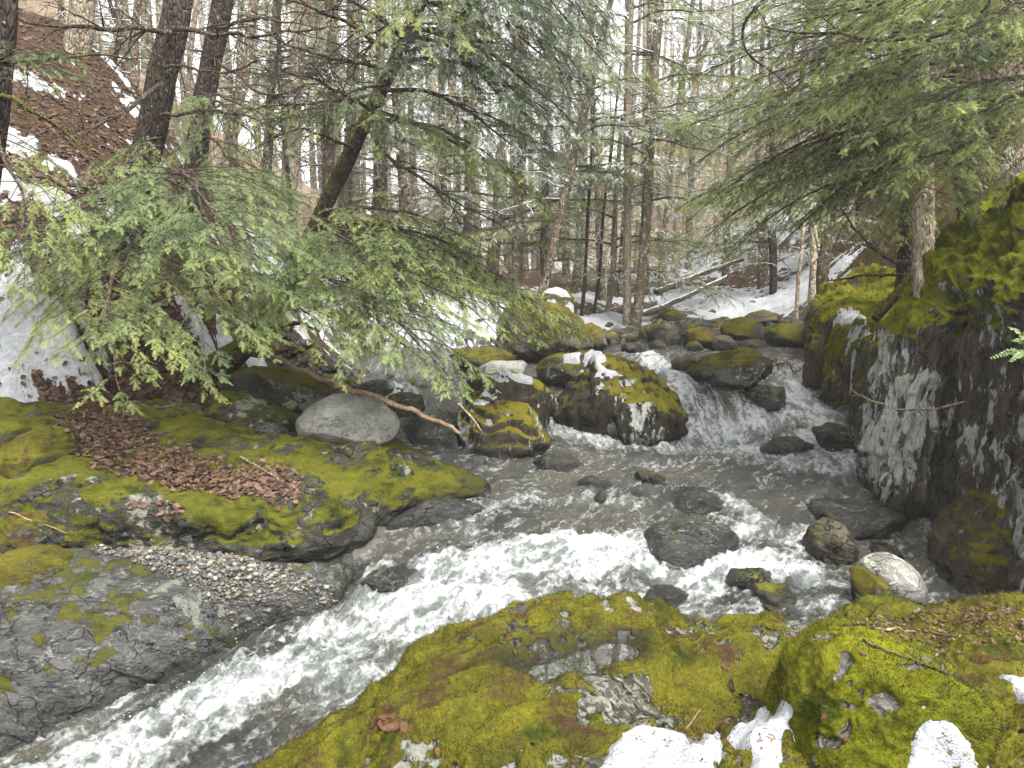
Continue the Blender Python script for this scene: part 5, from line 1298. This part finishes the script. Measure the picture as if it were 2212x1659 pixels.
bl = [ (tA, (300, 455, 9.3), (0, 610, 6.0), 'fol_dark'), (tA, (310, 470, 9.3), (250, 900, 5.6), 'fol_dark'), (tA, (320, 440, 9.3), (420, 850, 5.8), 'fol_dark'),
  (tA, (330, 380, 9.3), (545, 640, 6.2), 'fol_lit'),   
  (tA, (310, 520, 9.3), (160, 800, 5.9), 'fol_dark'), (tC, (430, 380, 10.4), (600, 520, 8.4), 'fol_lit'),
  (tB, (610, 630, 8.9), (700, 780, 6.7), 'fol_dark'), (tB, (620, 610, 8.9), (830, 720, 6.5), 'fol_lit'), (tB, (640, 560, 8.9), (1000, 880, 6.2), 'fol_dark'), (tB, (690, 470, 9), (1240, 730, 9.2), 'fol_dark'), (tB, (680, 490, 9), (1180, 760, 8.4), 'fol_dark'), (tB, (650, 540, 8.9), (1090, 745, 6.8), 'fol_dark'), (tB, (660, 520, 8.9), (1000, 620, 7.0), 'fol_dark'), (tB, (670, 500, 8.9), (860, 640, 6.8), 'fol_lit'),
  (tB, (700, 450, 9), (1090, 570, 8.0), 'fol_dark'),
  (tB, (820, 190, 9), (1240, 440, 7.3), 'fol_snow'), (tB, (800, 240, 9), (1180, 470, 7.6), 'fol_dark'), (tB, (850, 130, 9), (1190, 270, 7.4), 'fol_snow'), (tB, (870, 90, 9), (1130, 160, 7.2), 'fol_snow'),
  (tB, (930, -60, 9), (1250, 130, 7.2), 'fol_snow'), (tB, (950, -120, 9), (1330, 70, 7.2), 'fol_snow'), (tB, (960, -150, 9), (1090, 90, 7.0), 'fol_snow'), (tB, (980, -200, 9), (1380, -20, 7.4), 'fol_snow'), (tB, (990, -250, 9), (1180, -20, 7.0), 'fol_dark'), (tB, (920, -30, 9), (930, 130, 7), 'fol_dark'), (tB, (1000, -320, 9), (1300, 180, 7.4), 'fol_snow'), (tB, (880, 60, 9), (1280, 330, 7.6), 'fol_snow'), (tB, (910, 0, 9), (1290, 240, 7.6), 'fol_snow'), (tB, (900, 20, 9), (1060, 140, 7.2), 'fol_snow'), (tB, (940, -80, 9), (1160, 60, 7.3), 'fol_snow'), (tB, (880, 70, 9), (1200, 360, 8.2), 'fol_snow'),
  (tA, (345, 300, 9.3), (210, 400, 8.2), 'fol_dark'), (tC, (445, 200, 10.4), (600, 350, 8.8), 'fol_dark'), (tC, (430, 300, 10.4), (560, 450, 8.6), 'fol_dark'), (tB, (660, 520, 8.9), (1090, 690, 7.6), 'fol_dark'), (tB, (690, 470, 9), (1130, 640, 8.4), 'fol_dark'), (tB, (630, 590, 8.9), (940, 830, 6.9), 'fol_dark'), (tB, (680, 490, 9), (980, 720, 7.4), 'fol_lit'), (tB, (830, 180, 9), (620, 330, 7.8), 'fol_dark'), (tB, (960, -150, 9), (1330, 200, 7.6), 'fol_snow'), (tB, (950, -120, 9), (1240, 260, 7.8), 'fol_snow'),
  (tD, (-20, 250, 7.1), (60, 640, 5.6), 'fol_dark'), (tD, (-15, 200, 7.1), (40, 130, 5.6), 'fol_dark')]
rj = random.Random(23)
def companions(lst, n, du, dv):
    out = []
    for it in lst:
        for _ in range(1 if rj.random() < n else 0):
            t_, s_, e_ = it[:3]
            out.append((t_, (s_[0] + rj.uniform(-8, 8), s_[1] + rj.uniform(-40, 40), s_[2]), (e_[0] + rj.uniform(-du, du), e_[1] + rj.uniform(-dv, dv), e_[2] + rj.uniform(-.2, 1.1))) + tuple(it[3:]))
    return lst + out
bl = companions(bl, .12, 90, 55)
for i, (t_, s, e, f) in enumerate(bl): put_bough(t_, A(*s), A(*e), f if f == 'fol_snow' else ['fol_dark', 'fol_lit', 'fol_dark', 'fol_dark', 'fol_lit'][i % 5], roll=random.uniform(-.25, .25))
dead_limbs(tA, [([A(375, 60, 9.4), A(520, 75, 8.6), A(700, 60, 8)], .03, 14), ([A(370, 70, 9.4), A(200, 60, 8.5), A(30, 35, 7.8)], .034, 12), ([A(350, 180, 9.4), A(250, 250, 8.6), A(120, 300, 8)], .03, 10), ([A(345, 250, 9.3), A(480, 240, 8.6), A(640, 290, 8.2)], .022, 12), ([A(335, 300, 9.3), A(200, 420, 8), A(60, 470, 7.2)], .028, 10), ([A(360, 140, 9.4), A(470, 160, 8.4), A(560, 130, 7.6)], .02, 12), ([A(320, 380, 9.4), A(420, 420, 8.6), A(500, 500, 8)], .02, 12), ([A(310, 420, 9.4), A(150, 400, 8.6), A(0, 345, 8)], .026, 9), ([A(310, 460, 9.4), A(180, 480, 8.4), A(0, 460, 7.6)], .026, 9)], seed=1)
dead_limbs(tB, [([A(860, 110, 9), A(700, 30, 8.4), A(560, -20, 8)], .028, 14), ([A(840, 150, 9), A(700, 120, 8.3), A(560, 60, 7.8)], .026, 14), ([A(800, 240, 9), A(680, 170, 8.4), A(520, 150, 7.9)], .024, 14), ([A(820, 200, 9), A(700, 220, 8.5), A(560, 230, 8.2)], .022, 14), ([A(760, 320, 9), A(650, 280, 8.5), A(540, 320, 8.2)], .02, 12), ([A(880, 60, 9), A(1000, 30, 8.6), A(1080, -40, 8)], .024, 10), ([A(870, 80, 9), A(780, 10, 8.3), A(640, -40, 7.6)], .026, 14), ([A(700, 450, 9.1), A(800, 520, 8.8), A(1000, 545, 8.6)], .022, 10), ([A(780, 280, 9), A(900, 380, 8.4), A(1100, 500, 8)], .026, 10), ([A(640, 560, 9), A(780, 600, 8.6), A(930, 590, 8.4)], .02, 10)], seed=2)
dead_limbs(tC, [([A(470, 60, 10.5), A(560, 40, 9.6), A(690, 60, 9)], .024, 12), ([A(455, 130, 10.5), A(580, 200, 9.6), A(680, 180, 9)], .022, 12), ([A(440, 200, 10.5), A(520, 260, 9.6), A(600, 340, 9)], .02, 12)], seed=3)
dead_limbs(tD, [([A(-5, 130, 7.2), A(120, 130, 7.4), A(330, 120, 7.6)], .022, 8), ([A(-10, 210, 7.2), A(80, 240, 7), A(180, 320, 6.8)], .03, 8)], 'bark_moss', seed=4)
# roots at the curved foot
for k, (a, b, c) in enumerate([((520, 760, 9.1), (580, 765, 8.8), (640, 750, 8.9)), ((500, 780, 9.1), (560, 720, 9.4), (620, 730, 9.5)), ((480, 790, 9.1), (420, 800, 9.0), (400, 830, 8.8)), ((540, 740, 9.1), (620, 700, 9.5), (690, 715, 9.8))]):
    p = spline(np.array([A(*a), A(*b), A(*c)]), 14) + RNG.normal(size=(14, 3)) * .012
    V, Q = tube(p, np.linspace(.06, .015, 14), 7, .3, k); link('root', mesh_np('root', V - np.array(tB.location), None, Q, M['bark_moss']), tB)

# ---- right bank trees
tR = tree('dark hemlock trunk standing behind the mossy cliff top', [A(2105, 530, 9.2), A(2090, 350, 9.2), A(2080, 150, 9.2), A(2075, -50, 9.2), A(2070, -400, 9.2), A(2060, -800, 9.2)], [.16, .15, .145, .14, .12, .08], 'bark_dark', seed=6)
tS = tree('stout brown trunk right of the dark hemlock on the cliff', [A(2175, 410, 11.3), A(2165, 200, 11.3), A(2155, 40, 11.3), A(2150, -300, 11.3)], [.27, .25, .24, .2], 'bark_brown', seed=7)
tT = tree('hemlock beyond the right edge whose boughs sweep into the view', [A(2420, 520, 7.2), A(2400, 200, 7.2), A(2380, -100, 7.2), A(2380, -500, 7.2), A(2380, -900, 7.2)], [.18, .17, .16, .14, .1], 'bark_dark', seed=8)
tU = tree('lichen-spotted trunk pair, right one, behind the drooping bare branch', [A(1992, 590, 10.4), A(1995, 450, 10.4), A(1990, 300, 10.4), A(1985, 0, 10.4)], [.13, .12, .11, .1], 'bark_grey', seed=9)
tV = tree('lichen-spotted trunk pair, left one, behind the drooping bare branch', [A(1955, 600, 10.8), A(1962, 450, 10.8), A(1965, 250, 10.8), A(1970, -50, 10.8)], [.12, .11, .105, .09], 'bark_dark', seed=10)
tW = tree('small crooked tree growing from the cliff edge', [A(1990, 740, 7.3), A(1988, 640, 7.3), A(1980, 560, 7.35), A(1985, 420, 7.4)], [.07, .055, .045, .03], 'bark_grey', seed=11)
br = [(tT, (2395, 60, 7.1), (1700, 40, 7.8)), (tT, (2390, 0, 7.1), (1620, 90, 8.2)), (tT, (2395, 90, 7.1), (1760, 180, 7.2)), (tT, (2400, 160, 7.1), (1820, 330, 6.8)), (tT, (2400, 230, 7.1), (1950, 300, 6.0)), (tT, (2405, 280, 7.1), (1880, 420, 6.4)), (tT, (2390, -100, 7.1), (1900, 80, 6.2)), (tT, (2390, -60, 7.1), (2000, 190, 6.0)), (tT, (2385, -150, 7.1), (1740, -30, 7.4)), (tR, (2090, 230, 9.1), (1480, 560, 10.2)), (tR, (2088, 170, 9.1), (1440, 300, 10)), (tR, (2080, 60, 9.1), (1450, 200, 10)), (tR, (2090, 290, 9.1), (1660, 560, 9.2)), (tT, (2390, 40, 7.1), (2080, 110, 5.8)),
      (tR, (2085, 100, 9.1), (1500, 260, 9.0)), (tR, (2085, 130, 9.1), (1460, 390, 9.4)), (tR, (2088, 160, 9.1), (1560, 360, 8.6)), (tR, (2088, 200, 9.1), (1470, 500, 9.6)), (tR, (2090, 240, 9.1), (1600, 480, 8.8)), (tR, (2090, 280, 9.1), (1700, 440, 8.0)), (tR, (2090, 300, 9.1), (1560, 570, 10)), (tR, (2092, 330, 9.1), (1780, 520, 8.2)), (tR, (2085, 80, 9.1), (1620, 180, 8.8)), (tR, (2080, 40, 9.1), (1540, 120, 9.4)), (tR, (2080, 0, 9.1), (1560, 20, 9.4)), (tR, (2092, 340, 9.1), (1900, 540, 7.8)), (tR, (2086, 180, 9.1), (1760, 280, 7.6)), (tR, (2080, 20, 9.1), (1800, 120, 7.8)), (tR, (2090, 260, 9.1), (2010, 460, 7.6)), (tR, (2080, -60, 9.1), (1680, -20, 8.6)),
      (tR, (2088, 200, 9.1), (1660, 330, 9.6)), (tR, (2090, 260, 9.1), (1540, 440, 10.2)), (tS, (2165, 200, 11), (1900, 380, 9.6)), (tU, (1992, 420, 10.3), (1880, 530, 9.4)), (tU, (1990, 330, 10.3), (1740, 480, 10.4))]
br = companions(br, .2, 110, 70)
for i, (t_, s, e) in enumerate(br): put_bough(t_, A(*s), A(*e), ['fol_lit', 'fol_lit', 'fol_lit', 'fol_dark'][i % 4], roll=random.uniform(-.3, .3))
dead_limbs(tR, [([A(2085, 140, 9.1), A(1900, 220, 8.9), A(1750, 330, 8.8)], .024, 8), ([A(2080, 50, 9.1), A(1850, 100, 8.8), A(1700, 190, 8.8)], .022, 8), ([A(2090, 250, 9.1), A(1950, 330, 8.9), A(1800, 450, 8.8)], .022, 8)], seed=6)
dead_limbs(tT, [([A(2395, 20, 7.1), A(2150, 60, 7.1), A(1900, 80, 7.4), A(1650, 60, 8)], .03, 6), ([A(1700, -60, 8.6), A(1605, 60, 8.8), A(1640, 140, 9), A(1720, 200, 9)], .02, 5)], seed=7)

# ------------------------------------------------------------------ far forest
def ground_pt(u, Y):
    x = A(u, 800, Y)[0]; return np.array([x, Y, Hs(x, Y)])
def trunk_tree(label, u0, v0, u1, v1, Yb, wpx, mat, group=None, top=None, seed=0, name='tree', limbs=6):
    """trunk seen from (u0,v0) foot to (u1,v1); continues above"""
    f = A(u0, v0, Yb); f[2] = min(f[2], Hs(f[0], f[1]) + .05) if Yb < 40 else f[2]
    b = A(u1, v1, Yb); d = b - f
    r = wpx * K / F * Yb / 2 * .82
    top = 1.5 if top is None else top
    pts = [f, f + d * .33 + RNG.normal(size=3) * [.05, 0, 0], f + d * .66 + RNG.normal(size=3) * [.05, 0, 0], b, f + d * top]
    root = tree(label, pts, [r * 1.1, r, r * .95, r * .88, r * .5], mat, group, 'tree', seed, name, 10)
    if limbs:
        specs = []
        r_ = np.random.default_rng(seed)
        for _ in range(limbs):
            t = r_.uniform(.3, 1.1); p = f + d * t; a = r_.uniform(0, 6.3); L = r_.uniform(.6, 1.8)
            q = np.array([math.cos(a), math.sin(a), r_.uniform(-.2, .35)])
            specs.append(([p, p + q * L * .5, p + q * L + [0, 0, -.12 * L]], r * .2, 3))
        dead_limbs(root, specs, 'twig_snow' if Yb > 14 else 'twig', seed)
    return root
NT = [('dark brown straight trunk just left of the leaning lichened trunk', 1115, 640, 1128, 180, 17, 24, 'bark_brown'),
      ('tilted lichened trunk standing over the huge moss-covered boulder', 1160, 640, 1275, 190, 16, 24, 'bark_brown'),
      ('pale short-looking trunk left of the dark brown straight trunk', 1060, 625, 1075, 420, 20, 32, 'bark_grey'),
      ('left trunk of the twin trunks on the far shore', 1354, 716, 1362, 0, 16.5, 20, 'bark_grey'),
      ('right trunk of the twin trunks on the far shore', 1372, 718, 1425, 0, 16.4, 26, 'bark_brown'),
      ('slender trunk beyond the twin trunks with a slight lean', 1425, 620, 1490, 60, 22, 14, 'bark_brown'),
      ('thin black sapling left of the twin trunks', 1255, 700, 1275, 380, 17, 9, 'bark_dark'),
      ('second thin black sapling left of the twin trunks', 1280, 700, 1320, 330, 17.3, 8, 'bark_dark'),
      ('stocky pale sapling trunk between the black saplings and the twin trunks', 1308, 695, 1332, 400, 17.5, 15, 'bark_grey'),
      ('short dark trunk on the right snowy bank', 1672, 592, 1668, 380, 19, 20, 'bark_dark'),
      ('reddish shaggy trunk at the top of the brown cliff', 1792, 612, 1790, 280, 14, 30, 'bark_brown'),
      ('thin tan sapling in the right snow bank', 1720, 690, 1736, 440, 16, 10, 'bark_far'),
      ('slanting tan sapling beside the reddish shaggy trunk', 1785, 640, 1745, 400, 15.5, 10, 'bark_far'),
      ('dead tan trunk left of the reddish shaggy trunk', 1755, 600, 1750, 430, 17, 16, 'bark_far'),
      ('thin leaning trunk on the left hill crest', 215, 160, 258, -20, 15, 18, 'bark_brown'),
      ('dark slim trunk between the light grey trunk and the big dark hemlock', 280, 210, 300, -20, 15, 20, 'bark_brown'),
      ('brown leaning trunk crossing behind the dead limbs', 470, 400, 550, -10, 14, 26, 'bark_brown'),
      ('pale mossy trunk behind the leaning hemlock', 600, 330, 655, 20, 15, 42, 'bark_grey'),
      ('slim brown trunk left of the leaning hemlock top', 560, 330, 600, -10, 16, 24, 'bark_brown'),
      ('reddish straight trunk behind the leaning hemlock top', 690, 320, 722, -10, 16, 26, 'bark_brown'),
      ('slim straight trunk just right of the second dark trunk', 500, 360, 520, -10, 15.5, 15, 'bark_brown'),
      ('slender grey trunk between the big dark hemlock and the second dark trunk', 405, 300, 425, -10, 16, 14, 'bark_grey'),
      ('thin dark pole on the left slope beside the light grey trunk', 240, 190, 232, -20, 15.5, 11, 'bark_dark'),
      ('thin leaning pole crossing the pale mossy trunk', 630, 400, 600, -10, 14.5, 12, 'bark_dark'),
      ('thin straight pole left of the forked grey trunk', 715, 430, 705, -10, 15.5, 13, 'bark_brown'),
      ('slim pale pole right of the forked grey trunk', 800, 460, 830, -10, 18, 15, 'bark_grey'),
      ('slim pole in the gap left of the dark brown straight trunk', 940, 560, 960, -10, 19, 16, 'bark_brown'),
      ('forked grey trunk right of the reddish straight trunk', 730, 420, 770, 0, 17, 24, 'bark_grey')]
rv = random.Random(31)
for i, (lab, u0, v0, u1, v1, Yb, w, mt) in enumerate(NT):
    root = trunk_tree(lab, u0, v0, u1, v1, Yb, w, mt, 'trees on the far banks', seed=40 + i)
    if i in (0, 1, 2, 3, 4, 5, 8, 9, 10, 18, 19, 24, 25, 26, 27):
        f_ = A(u0, v0, Yb); b_ = A(u1, v1, Yb); d_ = b_ - f_
        for k in range(13 if i < 5 else 8):
            t_ = rv.uniform(.32, 1.15); p_ = f_ + d_ * t_; sg = rv.choice((-1, 1)); L_ = rv.uniform(1.4, 3.1)
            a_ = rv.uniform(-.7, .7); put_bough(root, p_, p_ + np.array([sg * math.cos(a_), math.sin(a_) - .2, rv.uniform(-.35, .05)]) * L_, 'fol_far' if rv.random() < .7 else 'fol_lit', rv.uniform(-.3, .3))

# far templates
def far_bough_tree(seed, h=14):
    rs = np.random.default_rng(seed); tb = Bag(); V, Q = tube(spline(np.array([[0, 0, -.4], [.1, 0, h * .3], [0, .1, h * .7], [.1, 0, h]]), 12), np.linspace(.16, .03, 12), 7, .2, seed); tb.add(V, None, Q)
    cb = Bag()
    lib = [make_bough(1.8, 900 + seed * 10 + i, 1) for i in range(3)]
    nb = 46
    for k in range(nb):
        t = k / nb; z = h * (.10 + .88 * t); L = (1.0 + 1.6 * (1 - t)) * rs.uniform(.7, 1.2); a = k * 2.4 + rs.normal() * .3
        w, V, T, tt = lib[k % 3]; s = L / 1.8; c, sn = math.cos(a), math.sin(a); R = np.array([[c, sn, 0], [-sn, c, 0], [0, 0, 1]])
        tilt = rs.uniform(-.25, .2); Rt = np.array([[math.cos(tilt), 0, math.sin(tilt)], [0, 1, 0], [-math.sin(tilt), 0, math.cos(tilt)]])
        cb.add((V * s) @ Rt @ R + [0, 0, z], T, None, tt)
        V2 = np.concatenate(w.V); tb.add((V2 * s) @ Rt @ R + [0, 0, z], None, np.concatenate(w.Q))
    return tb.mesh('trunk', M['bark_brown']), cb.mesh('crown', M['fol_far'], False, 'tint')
def bare_tree(seed, h=13, mat='bark_far'):
    rs = np.random.default_rng(seed); tb = Bag(); p = spline(np.array([[0, 0, -.4], [rs.normal() * .15, rs.normal() * .15, h * .35], [rs.normal() * .3, rs.normal() * .3, h * .7], [rs.normal() * .5, rs.normal() * .5, h]]), 20)
    r = np.linspace(.13, .015, 20); V, Q = tube(p, r, 8, .2, seed); tb.add(V, None, Q)
    cb = Bag()
    def grow(p0, d, L, r0, dep):
        m = 6; tt = np.linspace(0, 1, m)[:, None]
        q = p0 + d * L * tt + np.array([0, 0, .18 * L]) * tt**2 + np.cumsum(rs.normal(size=(m, 3)) * .035 * L, 0)
        V, Q = tube(q, np.linspace(r0, r0 * .35, m), 4 if dep < 1 else 3); cb.add(V, None, Q)
        if dep < 3:
            for _ in range([5, 4, 3][dep]):
                i = rs.integers(1, m); grow(q[i], unit(d + rs.normal(size=3) * [.6, .6, .45]), L * rs.uniform(.35, .62), max(r0 * .5, .006), dep + 1)
    for k in range(20):
        i = rs.integers(6, 20); a = rs.uniform(0, 6.3); grow(p[i], np.array([math.cos(a), math.sin(a), rs.uniform(.1, .8)]) * .8, rs.uniform(1., 2.6) * (1.2 - i / 30), max(r[i] * .4, .012), 0)
    return tb.mesh('trunk', M[mat]), cb.mesh('crown', M['twig_snow'])
def pole_tree(seed, h=16, mat='bark_far'):
    rs = np.random.default_rng(seed); tb = Bag(); p = spline(np.array([[0, 0, -.4], [rs.normal() * .1, 0, h * .4], [rs.normal() * .2, 0, h]]), 12)
    V, Q = tube(p, np.linspace(.12, .05, 12), 8, .2, seed); tb.add(V, None, Q)
    cb = Bag()
    for k in range(38):
        t = rs.uniform(.12, .95); q = np.array([np.interp(t, np.linspace(0, 1, 12), p[:, j]) for j in range(3)]); a = rs.uniform(0, 6.3); L = rs.uniform(.4, 1.6)
        d = np.array([math.cos(a), math.sin(a), rs.uniform(-.3, .2)]); m = 6; tt = np.linspace(0, 1, m)[:, None]
        w = q + d * L * tt + np.array([0, 0, -.2 * L]) * tt**2 + np.cumsum(rs.normal(size=(m, 3)) * .03 * L, 0)
        V, Q = tube(w, np.linspace(.018, .005, m), 4); cb.add(V, None, Q)
        for _ in range(3):
            i = rs.integers(2, m); e = unit(d + rs.normal(size=3) * .6) * L * .4; V, Q = tube(np.array([w[i], w[i] + e * .5, w[i] + e + [0, 0, -.05]]), [.006, .005, .003], 3); cb.add(V, None, Q)
    return tb.mesh('trunk', M[mat]), cb.mesh('bare_limb', M['twig_snow'])
HEM = [far_bough_tree(i, h) for i, h in enumerate((13, 10, 7))]
BARE = [bare_tree(70 + i, h) for i, h in enumerate((14, 12, 10, 8))]
POLE = [pole_tree(80 + i, 17, m) for i, m in enumerate(('bark_far', 'bark_far', 'bark_far', 'bark_grey'))]
def plant(name, tpl, pn, u, Y, s, lab, grp, r_):
    g = ground_pt(u, Y)
    root = empty(name, g, lab, 'tree', grp); root.scale = (s, s, s)
    root.rotation_euler = (r_.gauss(0, .03), r_.gauss(0, .03), r_.uniform(0, 6.3))
    link('trunk', tpl[0], root); link(pn, tpl[1], root)
r_ = random.Random(17)
for (n, u0, u1, y0, y1, kinds, where) in [
    (36, 150, 850, 17, 48, 'PPPBHH', 'in the woods left of the stream'), (36, 850, 1350, 21, 55, 'PPBHH', 'in the far woods behind the mossy boulders'), (42, 1350, 1800, 24, 60, 'BBBPPH', 'on the far snowy slope upstream'), (30, 1780, 2300, 15, 40, 'PPHHB', 'on the hillside behind the right cliff')]:
    for k in range(n):
        u = u0 + (u1 - u0) * (k + r_.random()) / n; Y = y0 * (y1 / y0)**r_.random(); kd = r_.choice(kinds)
        s = r_.uniform(.75, 1.2)
        if kd == 'P': plant('tree', r_.choice(POLE), 'bare_limb', u, Y, s, 'slender straight trunk with bare stubs ' + where, 'bare-stemmed trees ' + where, r_)
        elif kd == 'B': plant('bare_tree', r_.choice(BARE), 'crown', u, Y, s, 'leafless tree with snow-dusted twigs ' + where, 'leafless trees ' + where, r_)
        else: plant('hemlock_tree', r_.choice(HEM), 'crown', u, Y, s, 'pale green snow-dusted hemlock ' + where, 'hemlocks ' + where, r_)
# chosen hemlocks of the middle distance
for (u, Y, k, s, lab) in [(1180, 18.5, 1, .85, 'young feathery hemlock behind the huge moss-covered boulder'), (1300, 20, 1, .8, 'young snow-dusted hemlock between the tilted trunk and the twin trunks'), (1010, 19, 0, .8, 'drooping hemlock left of the pale trunk in the far woods'), (1560, 22, 1, .8, 'green hemlock at the left end of the right snowy bank'), (1640, 20, 2, .9, 'small hemlock on the right snowy bank above the logs'), (1480, 26, 0, .8, 'hemlock above the far end of the fallen logs'), (880, 16.5, 2, .9, 'small hemlock behind the hanging boughs of the left bank'),
    (1240, 24, 0, .75, 'tall pale hemlock above the snow-topped boulder'), (1390, 23, 1, 1., 'pale hemlock right behind the twin trunks'), (960, 24, 0, .9, 'pale hemlock between the leaning hemlock and the pale trunk'), (1130, 28, 0, .9, 'faint hemlock behind the dark brown straight trunk'), (760, 20, 0, .8, 'pale hemlock behind the forked grey trunk'), (520, 21, 0, .9, 'pale hemlock on the crest behind the dark trunks'), (1700, 26, 0, .8, 'faint hemlock above the short dark trunk of the right bank')]:
    plant('hemlock_tree', HEM[k], 'crown', u, Y, s, lab, 'hemlocks of the middle distance', r_)

# ------------------------------------------------------------------ haze
import bmesh
bm = bmesh.new(); bmesh.ops.create_cube(bm, size=1)
for v_ in bm.verts: v_.co = Vector((v_.co.x * 420, 40 + v_.co.y * 220, 17 + v_.co.z * 64))
hm = bpy.data.meshes.new('haze'); bm.to_mesh(hm); bm.free()
g = G('haze_air'); pv = g.n('VolumePrincipled', {'Color': (.95, .95, .95), 'Density': .0018, 'Anisotropy': .2})
g.t.links.new(pv.outputs[0], g.out.inputs[1]); hm.materials.append(g.m)
link('haze', hm, kind='stuff')

# ------------------------------------------------------------------ light, world, camera
w = bpy.data.worlds.new('World'); SC.world = w; w.use_nodes = True
nt = w.node_tree; nt.nodes.clear()
sky = nt.nodes.new('ShaderNodeTexSky'); sky.sky_type = 'NISHITA'; sky.sun_disc = False
sky.sun_elevation = math.radians(60); sky.sun_rotation = math.radians(143); sky.air_density = 1.; sky.dust_density = 4.
hs = nt.nodes.new('ShaderNodeHueSaturation'); hs.inputs['Saturation'].default_value = .0
bg = nt.nodes.new('ShaderNodeBackground'); bg.inputs[1].default_value = .145
ou = nt.nodes.new('ShaderNodeOutputWorld')
nt.links.new(sky.outputs[0], hs.inputs['Color']); nt.links.new(hs.outputs[0], bg.inputs[0]); nt.links.new(bg.outputs[0], ou.inputs[0])
sd = bpy.data.lights.new('sun', 'SUN'); sd.energy = 1.35; sd.angle = math.radians(20); sd.color = (1, .955, .88)
so = bpy.data.objects.new('sun', sd); C.objects.link(so)
so.rotation_euler = (math.radians(30), 0, math.radians(37))
cd = bpy.data.cameras.new('camera'); cam = bpy.data.objects.new('camera', cd); C.objects.link(cam)
cam.location = (0, 0, CAMZ); cam.rotation_euler = (PI / 2 - PIT, 0, 0)
cd.sensor_width = 36; cd.lens = 36 * F / 1024; cd.clip_end = 400; cd.clip_start = .05
SC.camera = cam
SC.view_settings.view_transform = 'Standard'; SC.view_settings.look = 'None'; SC.view_settings.exposure = 2.1; SC.view_settings.gamma = 1
SC.cycles.max_bounces = 5; SC.cycles.diffuse_bounces = 3; SC.cycles.glossy_bounces = 2; SC.cycles.transmission_bounces = 2
SC.cycles.use_denoising = True; SC.cycles.use_adaptive_sampling = True; SC.cycles.adaptive_threshold = .02
